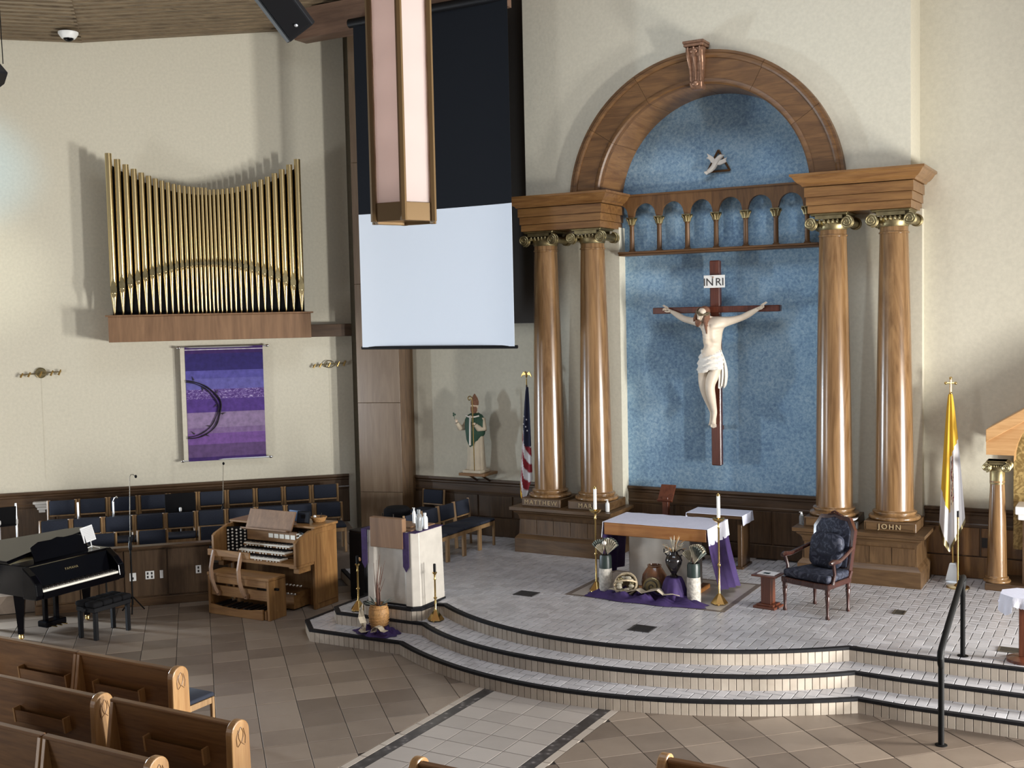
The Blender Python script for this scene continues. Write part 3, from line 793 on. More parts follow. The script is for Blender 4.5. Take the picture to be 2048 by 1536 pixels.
for i in range(nseg):
    t0, t1 = a_start + (a_end - a_start) * i / nseg + 0.0012, a_start + (a_end - a_start) * (i + 1) / nseg - 0.0012
    seg = sweep(MB(), FACE, t0, t1, 9).build('arch_segment', 'niche_oak', a, smooth=True, ang=30)
    sweep(MB(), OUT, t0, t1, 9).build('outer_moulding', 'niche_oak', seg, smooth=True, ang=30)
    sweep(MB(), INN, t0, t1, 9).build('inner_moulding', 'niche_oak', seg, smooth=True, ang=30)
    sweep(MB(), SOF, t0, t1, 9).build('soffit', 'oak_y', seg, smooth=True, ang=30)
# --- keystone corbel
k = thing('keystone', 'carved bronze-brown scroll keystone at the crown of the arch', 'keystone', (0.0, 14.95, 7.05))
mb = MB(); rings = []
for z, wd, yf in [(0, 0.075, -0.03), (0.03, 0.085, -0.06), (0.09, 0.09, -0.075), (0.15, 0.092, -0.055), (0.25, 0.10, -0.05), (0.35, 0.108, -0.07), (0.43, 0.115, -0.105), (0.50, 0.12, -0.125), (0.56, 0.122, -0.115)]:
    rings.append([Vector((-wd, yf, z)), Vector((wd, yf, z)), Vector((wd, 0.10, z)), Vector((-wd, 0.10, z))])
mb.loft(rings).build('body', 'bronze', k, bev=0.01)
MB().box(-0.14, 0.14, -0.15, 0.10, 0.56, 0.60).box(-0.15, 0.15, -0.165, 0.10, 0.60, 0.635).build('cap', 'bronze', k, bev=0.006)
for x in (-0.085, 0.0, 0.085):
    MB().tube([(x * 0.8, -0.065, 0.10), (x * 0.85, -0.062, 0.20), (x * 0.9, -0.072, 0.30), (x, -0.105, 0.40), (x, -0.135, 0.49), (x, -0.135, 0.55)], [0.02, 0.017, 0.018, 0.022, 0.024, 0.015], 8).build('rib', 'bronze', k, smooth=True)
MB().ball((0, -0.13, 0.50), 0.04, 1.6, 0.7, 1).build('carved_leaf', 'bronze', k, smooth=True)
MB().ball((0, -0.085, 0.07), 0.045, 1.2, 0.8, 1).build('carving', 'bronze', k, smooth=True)
# --- blind arcade
a = thing('arcade', 'oak blind arcade of small round arches on gilt-capped colonnettes', 'arcade', (0, 15.66, 4.87))
mb = MB().box(-1.485, 1.485, -0.10, 0.155, 0.0, 0.03).box(-1.485, 1.485, -0.13, 0.155, 0.03, 0.058).build('shelf', 'niche_oak', a, bev=0.006)
mb = MB(); cxs = [-1.305 + 0.435 * i for i in range(7)]
def zlow(x):
    dx = ((x + 1.305) % 0.435) - 0.2175
    return 0.59 + math.sqrt(max(0.0, 0.172 ** 2 - dx * dx)) * 1.02 if abs(dx) < 0.172 else 0.565
n = 240; prev = None
for i in range(n + 1):
    x = -1.485 + 2.97 * i / n; z = zlow(x)
    if prev: mb.prism([(prev[0], prev[1]), (x, z), (x, 0.885), (prev[0], 0.885)], -0.03, 0.03, 'y')
    prev = (x, z)
mb.build('arch_panel', 'niche_oak_z', a)
MB().box(-1.485, 1.485, -0.05, 0.06, 0.875, 0.90).build('top_rail', 'niche_oak', a)
for x in cxs:
    c = MB().lathe([(0.05, 0.058), (0.05, 0.075), (0.036, 0.085), (0.033, 0.43), (0.04, 0.44), (0.036, 0.455)], cx=x, cy=0, seg=14).build('colonnette', 'niche_oak_z', a, smooth=True)
    mb = MB().lathe([(0.034, 0.45), (0.04, 0.48), (0.05, 0.52), (0.062, 0.545), (0.05, 0.55)], cx=x, cy=0, seg=12)
    for i in range(8):
        t = i * PI / 4; r = 0.052
        mb.tube([(x + 0.036 * math.cos(t), 0.036 * math.sin(t), 0.46), (x + r * math.cos(t), r * math.sin(t), 0.51), (x + 0.078 * math.cos(t), 0.078 * math.sin(t), 0.545), (x + 0.082 * math.cos(t), 0.082 * math.sin(t), 0.53)], [0.016, 0.016, 0.013, 0.008], 6)
    mb.box(x - 0.065, x + 0.065, -0.065, 0.065, 0.55, 0.565).build('capital', 'old_gold', c, smooth=True)
# --- dove
o = thing('dove', 'carved white dove on a wooden triangle high on the niche wall', 'carving', (0.0, 15.74, 6.03))
tri = [(-0.17, 0.0), (0.0, 0.30), (0.17, 0.0)]
for (p, q) in zip(tri, tri[1:] + tri[:1]):
    MB().tube([(p[0], 0.05, p[1]), (q[0], 0.05, q[1])], 0.016, 4).build('triangle_bar', 'niche_oak', o)
body = MB()
pts = [(-0.13, -0.005), (-0.09, 0.015), (-0.045, 0.055), (-0.01, 0.11), (0.02, 0.15), (0.05, 0.185), (0.075, 0.20), (0.095, 0.205)]
body.tube([(x, -0.03, z) for x, z in pts], [0.028, 0.034, 0.04, 0.046, 0.044, 0.034, 0.03, 0.012], 10)
body.tube([(0.09, -0.03, 0.205), (0.125, -0.03, 0.208)], [0.010, 0.002], 6)
body.build('body', 'carved_white', o, smooth=True)
for wpts in ([(0.0, 0.13), (-0.05, 0.20), (-0.14, 0.255), (-0.12, 0.20), (-0.15, 0.19), (-0.10, 0.16), (-0.08, 0.12), (-0.03, 0.09)], [(0.02, 0.14), (0.07, 0.14), (0.16, 0.175), (0.14, 0.13), (0.155, 0.11), (0.10, 0.085), (0.05, 0.07), (0.0, 0.08)]):
    MB().prism(wpts, -0.055, -0.03, 'y').build('wing', 'carved_white', o, bev=0.006)
MB().prism([(-0.10, 0.015), (-0.19, -0.005), (-0.175, -0.03), (-0.15, -0.05), (-0.09, -0.012)], -0.045, -0.025, 'y').build('tail', 'carved_white', o, bev=0.004)

# ================================================================== CRUCIFIX
cx = thing('crucifix', 'dark wooden crucifix with carved white figure hung on the blue wall', 'crucifix', (0, 15.66, 1.80))
Z0 = 1.80
MB().box(-0.073, 0.073, -0.10, 0.0, 0.0, 2.945).build('upright', 'cross_wood', cx, bev=0.012)
MB().box(-0.945, 0.945, -0.115, -0.012, 2.20, 2.29).build('crossbar', 'cross_wood', cx, bev=0.008)
b = MB().box(-0.145, 0.165, -0.145, -0.125, 2.555, 2.735).build('title_board', 'white_paint', cx, bev=0.004)
lettering('IN', 0.155, 'ink', b, (-0.072, -0.148, 2.632), (PI / 2, 0, 0), 0.001)
lettering('RI', 0.155, 'ink', b, (0.095, -0.148, 2.632), (PI / 2, 0, 0), 0.001)
MB().ball((-0.005, -0.15, 2.705), 0.011).build('nail', 'bronze', b, smooth=True)
MB().box(-0.03, 0.03, -0.128, -0.10, 2.57, 2.72).build('cleat', 'cross_wood', cx)
for z in (0.5, 2.6): MB().box(-0.03, 0.03, 0.0, 0.16, z, z + 0.06).build('standoff', 'cross_wood', cx)
# continuous body grown from a skeleton (plane of the body about 0.2 m in front of the upright)
V, E, Rr = [], [], []
def jv(x, y, z, r, prev=None):
    V.append((x, y, z - Z0)); Rr.append(r)
    if prev is not None: E.append((prev, len(V) - 1))
    return len(V) - 1
pel = jv(-0.03, -0.19, 3.33, (0.155, 0.105))
wst = jv(-0.012, -0.20, 3.50, (0.138, 0.092), pel)
rib = jv(0.006, -0.225, 3.64, (0.172, 0.112), wst)
che = jv(0.012, -0.235, 3.77, (0.190, 0.118), rib)
clv = jv(0.002, -0.215, 3.865, (0.12, 0.075), che)
nek = jv(-0.03, -0.235, 3.915, 0.045, clv)
sk = jv(-0.06, -0.265, 3.95, 0.045, nek)
for sg, pts in ((-1, [(-0.165, -0.19, 3.865, 0.078), (-0.30, -0.175, 3.885, 0.057), (-0.44, -0.165, 3.918, 0.047), (-0.53, -0.16, 3.97, 0.047), (-0.62, -0.155, 4.022, 0.030)]),
                (1, [(0.165, -0.19, 3.868, 0.078), (0.30, -0.175, 3.89, 0.058), (0.43, -0.165, 3.925, 0.048), (0.53, -0.16, 3.975, 0.048), (0.63, -0.155, 4.03, 0.031)])):
    p = clv
    for q in pts: p = jv(*q, p)
    d = Vector((sg * 0.86, 0, 0.5)).normalized(); up = Vector((-d.z * sg, 0, d.x * sg)).normalized()
    w = Vector(pts[-1][:3]); palm = w + d * 0.055
    p = jv(*palm, (0.030, 0.020), p); p2 = jv(*(w + d * 0.09), (0.028, 0.016), p)
    for k, ln, cu in ((1.2, 0.085, 0.0), (0.42, 0.09, 0.0), (-0.4, 0.06, -0.05), (-1.15, 0.045, -0.05)):
        b0 = w + d * 0.095 + up * 0.019 * k
        f0 = jv(*b0, 0.0095, p2); m1 = b0 + d * ln * 0.5 + Vector((0, cu * 0.5, 0)) ; f1 = jv(*m1, 0.0085, f0)
        m2 = m1 + d * ln * (0.45 if cu == 0 else 0.05) + Vector((0, cu, 0)) - up * (0.0 if cu == 0 else 0.015); jv(*m2, 0.0068, f1)
    t0 = w + d * 0.035 + Vector((0, -0.03, 0)) - up * 0.012
    f0 = jv(*t0, 0.012, p); f1 = jv(*(t0 + d * 0.035 + Vector((0, -0.02, 0)) - up * 0.02), 0.010, f0); jv(*(t0 + d * 0.065 + Vector((0, -0.025, 0)) - up * 0.024), 0.0075, f1)
for sg, pts in ((-1, [(-0.115, -0.19, 3.24, 0.105), (-0.135, -0.225, 3.09, 0.088), (-0.13, -0.265, 2.975, 0.068), (-0.108, -0.225, 2.85, 0.066), (-0.065, -0.175, 2.68, 0.046), (-0.035, -0.15, 2.575, 0.036)]),
                (1, [(0.05, -0.205, 3.23, 0.112), (0.015, -0.26, 3.09, 0.094), (-0.018, -0.315, 2.975, 0.073), (-0.012, -0.275, 2.84, 0.072), (0.006, -0.225, 2.68, 0.050), (0.014, -0.195, 2.575, 0.040)])):
    p = pel
    for q in pts: p = jv(*q, p)
    x, y, z, _ = pts[-1]
    hx = x + (0.0 if sg < 0 else 0.006)
    p = jv(hx, y - 0.035, z - 0.075, (0.036, 0.026), p); p = jv(hx, y - 0.06, z - 0.14, (0.042, 0.022), p)
    if sg > 0:
        for i in range(5):
            bx = hx + (-0.034 + 0.017 * i); f0 = jv(bx, y - 0.068, z - 0.165, 0.0105, p); jv(bx * 1.02, y - 0.078, z - 0.205 - 0.006 * (2 - abs(i - 2)), 0.0085, f0)
    else:
        jv(hx - 0.03, y - 0.07, z - 0.185, 0.012, p); jv(hx + 0.0, y - 0.07, z - 0.19, 0.012, p)
cm_ = skin_mesh('corpus', V, E, Rr, 'corpus_paint', 0, 3)
for v in cm_.vertices:                   # ribs, breastbone, belly
    z = v.co.z + Z0; x = v.co.x - 0.008; f = max(0.0, min(1.0, (-v.co.y - 0.22) / 0.05))
    if f > 0 and abs(x) < 0.2:
        if 3.60 < z < 3.80:
            g_ = math.sin((z - 0.35 * abs(x)) * 2 * PI / 0.046) * min(1, abs(x) / 0.05) * min(1, (z - 3.60) / 0.03, (3.80 - z) / 0.03)
            v.co.y += 0.010 * g_ * f
        v.co.y += 0.022 * f * math.exp(-(x / 0.024) ** 2) * (1 if 3.52 < z < 3.84 else 0)
        v.co.y += 0.032 * f * math.exp(-((z - 3.585 + 0.5 * abs(x)) / 0.035) ** 2)
        v.co.y -= 0.018 * f * math.exp(-((abs(x) - 0.075) / 0.045) ** 2 - ((z - 3.80) / 0.035) ** 2)
corpus = put('corpus', cm_, cx)
corpus['label'] = 'pale carved figure with outstretched arms and bowed head'
# head bowed to the viewer's left
HM = Matrix.Translation((-0.105, -0.335, 3.965 - Z0)) @ Matrix.Rotation(math.radians(20), 4, 'Y') @ Matrix.Rotation(math.radians(20), 4, 'X') @ Matrix.Rotation(math.radians(-6), 4, 'Z')
mb = MB()
prof = [(0.004, -0.118), (0.032, -0.108), (0.052, -0.075), (0.066, -0.03), (0.074, 0.02), (0.072, 0.06), (0.055, 0.095), (0.025, 0.113), (0.002, 0.118)]
mb.lathe(prof, seg=20, sx=0.93, sy=1.12, M=HM)
mb.loft([[HM @ Vector((x, y, z)) for x, y, z in r] for r in ([(-0.008, -0.077, 0.03), (0.008, -0.077, 0.03), (0.008, -0.065, 0.03), (-0.008, -0.065, 0.03)], [(-0.014, -0.105, -0.022), (0.014, -0.105, -0.022), (0.016, -0.065, -0.022), (-0.016, -0.065, -0.022)], [(-0.01, -0.085, -0.034), (0.01, -0.085, -0.034), (0.01, -0.06, -0.034), (-0.01, -0.06, -0.034)])])
for sx in (-1, 1):
    mb.ball(HM @ Vector((sx * 0.028, -0.066, 0.012)), 0.014, 1.2, 0.6, 0.8); mb.ball(HM @ Vector((sx * 0.071, 0.0, -0.005)), 0.018, 0.4, 0.8, 1.2)
    mb.tube([HM @ Vector((sx * 0.012, -0.082, 0.028)), HM @ Vector((sx * 0.03, -0.08, 0.034)), HM @ Vector((sx * 0.05, -0.066, 0.026))], 0.006, 6)
head = mb.build('head', 'corpus_paint', cx, smooth=True, ang=60)
mb = MB(); mb.tube([HM @ Vector((-0.022, -0.08, -0.052)), HM @ Vector((0, -0.088, -0.05)), HM @ Vector((0.022, -0.08, -0.052))], 0.0055, 6); mb.build('mouth', 'hair_brown', head, smooth=True)
mb = MB()
mb.lathe([(0.078, 0.02), (0.086, 0.05), (0.072, 0.09), (0.04, 0.118), (0.002, 0.124)], seg=18, sx=0.95, sy=1.12, M=HM @ Matrix.Translation((0, 0.040, 0.002)))
for sx, L in ((-1, 0.10), (1, 0.24)):
    for kx in range(4):
        y0 = (-0.015 if sx < 0 else -0.04) + kx * 0.028
        p0 = HM @ Vector((sx * 0.068, y0, 0.05)); p1 = HM @ Vector((sx * 0.086, y0 - 0.005, -0.04)); p2 = p1 + Vector((sx * 0.015, -0.012, -L * 0.4)); p3 = p2 + Vector((sx * 0.012, 0.0, -L * 0.35))
        mb.tube([p0, p1, p2, p3], [0.02, 0.026, 0.021, 0.007], 8)
for i in range(5):
    x = -0.03 + 0.015 * i; mb.tube([HM @ Vector((x * 1.3, -0.072, -0.062)), HM @ Vector((x, -0.085, -0.10)), HM @ Vector((x * 0.5, -0.085, -0.15))], [0.014, 0.016, 0.004], 6)
mb.build('hair', 'hair_brown', head, smooth=True)
mb = MB()
for ph, zz in ((0, 0.055), (2.1, 0.068), (4.2, 0.045)):
    mb.tube([HM @ Vector((0.085 * math.cos(t), 0.004 + 0.098 * math.sin(t), zz + 0.010 * math.sin(4 * t + ph))) for t in [2 * PI * i / 28 for i in range(29)]], 0.009, 6)
for i in range(12):
    t = 2 * PI * i / 12; c = HM @ Vector((0.088 * math.cos(t), 0.004 + 0.10 * math.sin(t), 0.056)); d = (HM.to_3x3() @ Vector((math.cos(t), math.sin(t), (-1) ** i * 0.8))).normalized()
    mb.tube([c, c + d * 0.035], [0.005, 0.0008], 5)
mb.build('crown_of_thorns', 'thorn_brown', cx, smooth=True)
# loincloth
mb = MB(); rings = []
for i in range(13):
    t = i / 12; z = 3.465 - 0.27 * t; ring = []
    for kk in range(40):
        th = 2 * PI * kk / 40; c, s = math.cos(th), math.sin(th)
        dip = 0.06 * t * (0.5 - 0.5 * c)
        wx = 0.130 + 0.052 * math.sin(min(1, t * 1.25) * PI * 0.6); wy = 0.092 + 0.04 * math.sin(min(1, t * 1.2) * PI * 0.6)
        fold = 0.020 * math.sin(7 * (t * 1.1 + 0.28 * c) * PI) * (0.55 + 0.45 * -s)
        ring.append(Vector((-0.02 - 0.018 * t + (wx + fold) * c, -0.195 - 0.02 * t + (wy + fold) * s, z - dip * (1 if c < 0 else 0.2) + 0.02 * (-c) * (1 - t) - Z0)))
    rings.append(ring)
mb.loft(rings, False, False)
lc = mb.build('loincloth', 'carved_white', cx, smooth=True, ang=80, solid=0.008)
mb = MB(); rows_ = []
for i in range(14):
    t = i / 13; z = 3.47 - 0.50 * t; r = []
    for kk in range(13):
        u = kk / 12; x = 0.055 + u * (0.07 + 0.055 * math.sin(t * 2.4)) + 0.03 * math.sin(t * 2.2)
        y = -0.245 + 0.022 * math.sin(u * 3 * 2 * PI + t * 2) * (0.4 + t) + 0.05 * u
        r.append(Vector((x, y, z - 0.05 * abs(math.sin(u * 2 * PI)) * t - Z0)))
    rows_.append(r)
mb.sheet(rows_).build('drape', 'carved_white', lc, smooth=True, ang=80, solid=0.008)

# ================================================================== ALTAR GROUP
o = thing('altar', 'wood-topped stone altar table in the middle of the platform', 'altar', (0, 13.55, 0.45))
MB().box(-0.69, 0.69, -0.385, 0.385, 0.725, 0.885).build('tabletop', 'altar_wood', o, bev=0.008)
MB().box(-0.42, 0.42, -0.22, 0.22, 0.06, 0.725).build('stone_block', 'marble', o, bev=0.01)
MB().box(-0.50, 0.50, -0.28, 0.28, 0.0, 0.06).build('foot', 'altar_wood', o, bev=0.008)
def hang(mb, x, y0, y1, z0, z1, flare, folds, amp, n=24, m=10, sg=1, skew=0.0, lace=0.0):
    rows_ = []
    for i in range(m + 1):
        t = i / m; r = []
        for j in range(n + 1):
            u = j / n; yy = y0 + (y1 - y0) * u
            ex = flare * t ** 1.3 + amp * t * math.sin(u * folds * 2 * PI + 0.7)
            yy += (u - 0.5) * 2 * flare * 0.25 * t
            zz = z0 + (z1 - z0) * t * (1 + skew * (u - 0.5)) - (lace * abs(math.sin(u * 22 * PI)) if i == m else 0)
            r.append(Vector((x + sg * ex, yy, zz)))
        rows_.append(r)
    return mb.sheet(rows_)
c = thing('altar_cloth', 'white linen cloth with lace ends over the altar top', 'cloth', (0, 13.55, 1.336))
rows_ = [[Vector((-0.705 + 1.41 * j / 24, -0.388 + 0.776 * i / 12, 0.004 + 0.0022 * math.sin(j * 1.3) * math.sin(i * 0.9) + (0.002 if j in (9, 17) else 0))) for j in range(25)] for i in range(13)]
MB().sheet(rows_).build('top_panel', 'white_linen', c, smooth=True, solid=0.003)
hang(MB(), 0.708, -0.388, 0.388, 0.004, -0.20, 0.015, 5, 0.008, lace=0.012).build('end_drop', 'lacework', c, smooth=True, solid=0.003)
hang(MB(), -0.708, -0.388, 0.388, 0.004, -0.20, 0.015, 5, 0.008, sg=-1, lace=0.012).build('end_drop', 'lacework', c, smooth=True, solid=0.003)
for side, sg in (('right', 1), ('left', -1)):
    c = thing('purple_drape', 'purple cloth hanging to near the floor at the %s end of the altar' % side, 'cloth', (0, 13.55, 0.6), group='altar end drapes')
    hang(MB(), sg * 0.695, -0.375, 0.375, 0.69, -0.06 if sg > 0 else 0.02, 0.15 if sg > 0 else 0.05, 3, 0.03, sg=sg, skew=0.15 if sg > 0 else 0).build('drop', 'purple_cloth', c, smooth=True, solid=0.004)
# candlesticks beside the altar
def foot_base(mb, r, h):
    for i in range(6):
        t = i * PI / 3
        mb.prism([(r * math.cos(t), r * math.sin(t)), (r * math.cos(t + PI / 3), r * math.sin(t + PI / 3)), (0.016 * math.cos(t + PI / 3), 0.016 * math.sin(t + PI / 3)), (0.016 * math.cos(t), 0.016 * math.sin(t))], 0, 0.004) if False else None
    rings = [[Vector((rr * math.cos(i * PI / 3), rr * math.sin(i * PI / 3), z)) for i in range(6)] for rr, z in ((r, 0.012), (r, 0.02), (0.022, h))]
    mb.loft(rings)
    for i in range(3):
        t = i * 2 * PI / 3 + 0.3; mb.ball((r * 0.86 * math.cos(t), r * 0.86 * math.sin(t), 0.013), 0.013, 1.2, 1.2, 1, 8, 6)
    return mb
def candlestick(label, loc, H, candle, group, rz=0):
    o = thing('candlestick', label, 'candlestick', loc, rz, group)
    foot_base(MB(), 0.105, 0.13).build('base', 'brass', o, bev=0.002)
    MB().lathe([(0.02, 0.125), (0.013, 0.14), (0.012, H * 0.45), (0.02, H * 0.455), (0.024, H * 0.47), (0.02, H * 0.485), (0.012, H * 0.49), (0.011, H - 0.10), (0.017, H - 0.09), (0.011, H - 0.07), (0.014, H - 0.03)], seg=14).build('stem', 'brass', o, smooth=True)
    if candle:
        MB().lathe([(0.014, H - 0.03), (0.055, H - 0.005), (0.075, H + 0.015), (0.078, H + 0.03), (0.06, H + 0.02), (0.02, H + 0.01), (0.024, H + 0.035), (0.018, H + 0.035)], seg=18).build('drip_pan', 'brass', o, smooth=True)
        MB().lathe([(0.021, H + 0.01), (0.021, H + 0.30), (0.017, H + 0.305)], seg=14).build('candle', 'candle_wax', o, smooth=True)
        MB().lathe([(0.022, H + 0.30), (0.023, H + 0.32), (0.012, H + 0.328), (0.008, H + 0.335)], seg=14).build('follower', 'brass', o, smooth=True)
    else:
        MB().lathe([(0.014, H - 0.03), (0.028, H - 0.012), (0.03, H), (0.022, H + 0.005)], seg=14).build('collar', 'brass', o, smooth=True)
        MB().lathe([(0.017, H), (0.017, H + 0.10), (0.012, H + 0.105)], seg=12).build('socket', 'black_satin', o, smooth=True)
    return o
candlestick('tall brass candlestick with white candle at the left end of the altar', (-0.76, 13.06, 0.45), 1.03, True, 'altar candlesticks')
candlestick('tall brass candlestick with white candle at the right end of the altar', (0.88, 13.08, 0.45), 1.03, True, 'altar candlesticks', 0.4)
candlestick('empty brass candle stand left of the ambo, by the organ', (-3.36, 11.45, 0.30), 0.60, False, 'candle stands at the ambo', 0.2)
candlestick('empty brass candle stand right of the ambo on the middle step', (-2.19, 11.46, 0.30), 0.60, False, 'candle stands at the ambo', 0.5)
# --- Lenten display before the altar
def rumple(name, label, cx, cy, z, rx, ry, h, seed, mat, hole=None, n=34):
    rd = random.Random(seed); o = None
    rows_ = []
    for i in range(13):
        t = i / 12; r = []
        for j in range(n):
            a = 2 * PI * j / n
            edge = 1 + 0.08 * math.sin(3 * a + seed) + 0.07 * math.sin(9 * a + 2 * seed)
            rr = max(t, 0.02) * edge
            x, y = rx * rr * math.cos(a), ry * rr * math.sin(a)
            zz = h * (noise.noise(Vector((x * 9 + seed, y * 9, seed))) * 0.6 + 0.62) * (1 - t ** 5) * (0.55 + 0.45 * math.sin(a * 11 + t * 9)) + 0.004
            r.append(Vector((x, y, max(0.004, zz))))
        r.append(r[0].copy()); rows_.append(r)
    o = MB().sheet(rows_).build(name, mat, None, (cx, cy, z), smooth=True, ang=80)
    return tag(o, label, 'cloth')
rumple('floor_cloth', 'rumpled purple cloth spread on the floor before the altar', -0.01, 12.90, 0.454, 0.80, 0.25, 0.16, 3, 'purple_cloth')
rumple('floor_cloth', 'crumpled purple cloth under the tall basket on the lowest step', -2.84, 11.13, 0.151, 0.32, 0.19, 0.13, 11, 'purple_cloth')
def tall_vase(label, loc, sc_=1.0):
    o = thing('vase', label, 'vase', loc, group='stone and green vases')
    MB().lathe([(0.078, 0.0), (0.085, 0.02), (0.086, 0.28), (0.080, 0.33)], seg=20).build('lower_body', 'vase_stone', o, smooth=True)
    MB().lathe([(0.080, 0.33), (0.079, 0.47), (0.070, 0.50), (0.055, 0.50), (0.050, 0.46)], seg=20).build('upper_body', 'vase_green', o, smooth=True)
    return o
def fan_leaf(mb, base, d, up, L, W, n=7):
    d = Vector(d).normalized(); up = Vector(up).normalized(); sd = d.cross(up).normalized()
    pts = []
    for i in range(n * 2 + 1):
        a = (-0.62 + 1.24 * i / (n * 2)); r = L * (0.86 + 0.14 * math.cos(a * 1.5))
        pts.append(Vector(base) + d * r * math.cos(a) + sd * r * math.sin(a) * W + up * (0.012 if i % 2 else -0.012))
    k = len(mb.v)
    mb.add([base] + pts, [(0, i + 1, i + 2) for i in range(len(pts) - 1)])
rd = random.Random(5)
for lab, loc, big in (('grey stone vase with green neck at the left of the altar display', (-0.60, 13.00, 0.452), 0), ('grey stone vase with green neck and pleated fan at the right of the altar display', (0.59, 12.98, 0.452), 1)):
    o = tall_vase(lab, loc)
    for i in range(7 if not big else 5):
        a = rd.uniform(0, 2 * PI); mb = MB()
        d = Vector((math.cos(a) * 0.35, math.sin(a) * 0.35, 1)); b0 = Vector((0.02 * math.cos(a), 0.02 * math.sin(a), 0.46))
        fan_leaf(mb, b0 + d * 0.05, d, Vector((rd.uniform(-.4, .4), -1, 0.2)), rd.uniform(0.14, 0.22), 0.8)
        mb.build('dried_leaf', 'dry_leaf' if i % 2 else 'grey_leaf', o, solid=0.002)
    if big:
        mb = MB(); fan_leaf(mb, Vector((0.03, -0.05, 0.50)), Vector((0.18, 0, 1)), Vector((0, -1, 0)), 0.25, 0.75, 10); mb.build('pleated_fan', 'dry_leaf', o, solid=0.003)
    else:
        mb = MB(); mb.ball((0.01, -0.05, 0.66), 0.03).ball((0.05, -0.02, 0.70), 0.02); mb.build('seed_head', 'carved_white', o, smooth=True)
    for i in range(4):
        a = rd.uniform(0, 2 * PI); MB().tube([(0, 0, 0.42), (0.05 * math.cos(a), 0.05 * math.sin(a), 0.56), (0.12 * math.cos(a), 0.12 * math.sin(a), 0.66 + 0.05 * i % 0.1)], [0.004, 0.004, 0.002], 5).build('twig', 'dark_twig', o)
o = thing('jar', 'brown glazed jar with a carved spiral in the altar display', 'jar', (0.02, 13.12, 0.452))
MB().lathe([(0.08, 0.0), (0.10, 0.01), (0.155, 0.10), (0.168, 0.19), (0.15, 0.28), (0.105, 0.35), (0.085, 0.375), (0.092, 0.40), (0.075, 0.40), (0.07, 0.37)], seg=28).build('body', 'jar_glaze', o, smooth=True)
disc = [(0.115 * math.cos(t), 0.115 * math.sin(t)) for t in [2 * PI * i / 24 for i in range(24)]]
MJ = Matrix.Translation((0.03, -0.148, 0.16)) @ Matrix.Rotation(0.15, 4, 'Z')
med = MB().prism(disc, -0.028, 0.03, 'y', MJ).build('medallion', 'old_gold', o, bev=0.008)
MB().tube([MJ @ Vector((r * math.cos(t), -0.031, r * math.sin(t))) for t, r in [(i * 0.3, 0.01 + 0.0042 * i * 0.62) for i in range(36)]], 0.006, 6).build('spiral', 'ink', med, smooth=True)
o = MB().lathe([(0.165, 0.0), (0.16, 0.12), (0.13, 0.24), (0.10, 0.30), (0.001, 0.302)], seg=32).build('draped_stand', 'purple_cloth', None, (0.33, 12.99, 0.452), smooth=True)
for v in o.data.vertices:
    a = math.atan2(v.co.y, v.co.x); k = 1 + 0.10 * math.sin(a * 9) * (1 - v.co.z / 0.32)
    v.co.x *= k; v.co.y *= k
tag(o, 'purple-draped stand holding the black urn before the altar', 'stand')
o = thing('urn', 'black glazed two-handled urn of dried grasses before the altar', 'urn', (0.33, 12.99, 0.755))
MB().lathe([(0.05, 0.0), (0.055, 0.015), (0.03, 0.035), (0.05, 0.07), (0.095, 0.15), (0.108, 0.21), (0.09, 0.26), (0.055, 0.285), (0.05, 0.31), (0.068, 0.33), (0.055, 0.33), (0.045, 0.30)], seg=24).build('body', 'black_glaze', o, smooth=True)
for sx in (-1, 1):
    MB().tube([(sx * 0.085, 0, 0.26), (sx * 0.125, 0, 0.30), (sx * 0.125, 0, 0.345), (sx * 0.09, 0, 0.35), (sx * 0.065, 0, 0.325)], 0.009, 8).build('handle', 'black_glaze', o, smooth=True)
for i in range(26):
    a = rd.uniform(0, 2 * PI); sp = rd.uniform(0.03, 0.17); h = rd.uniform(0.42, 0.53) - sp * 0.35
    p0 = Vector((0.02 * math.cos(a), 0.02 * math.sin(a), 0.30)); p1 = Vector((sp * 0.5 * math.cos(a), sp * 0.5 * math.sin(a), h * 0.9)); p2 = Vector((sp * math.cos(a), sp * math.sin(a), h + rd.uniform(-0.06, 0.05)))
    MB().tube([p0, p1, (p1 + p2) / 2, p2], [0.004, 0.006, 0.011, 0.002], 5, flat=0.5).build('dried_frond', 'dry_leaf' if i % 4 else 'wicker', o)
# tipped basket with a wreath of pods
o = thing('basket', 'tipped pale wicker basket with hoop handle in the altar display', 'basket', (-0.27, 12.90, 0.455))
BM = Matrix.Translation((0.0, 0.02, 0.15)) @ Matrix.Rotation(math.radians(62), 4, 'X') @ Matrix.Rotation(0.25, 4, 'Z')
MB().lathe([(0.09, -0.13), (0.125, -0.08), (0.14, 0.0), (0.145, 0.05), (0.13, 0.05), (0.125, 0.0), (0.11, -0.07), (0.08, -0.115)], seg=24, M=BM).build('bowl', 'pale_wicker', o, smooth=True)
MB().tube([BM @ Vector((0.145 * math.cos(t), 0.145 * math.sin(t), 0.05)) for t in [2 * PI * i / 24 for i in range(25)]], 0.014, 8).build('rim', 'pale_wicker', o, smooth=True)
MB().tube([BM @ Vector((0.145 * math.cos(t), 0.0, 0.05 + 0.16 * math.sin(t))) for t in [PI * i / 16 for i in range(17)]], 0.011, 8).build('handle', 'pale_wicker', o, smooth=True)
for i in range(14):
    a = 2 * PI * i / 14; MB().ball(BM @ Vector((0.085 * math.cos(a), 0.085 * math.sin(a), 0.035 + 0.02 * (i % 3))), 0.03, 1.3, 0.9, 0.8, 8, 6).build('pod', 'old_gold' if i % 5 == 0 else 'dry_leaf', o, smooth=True)
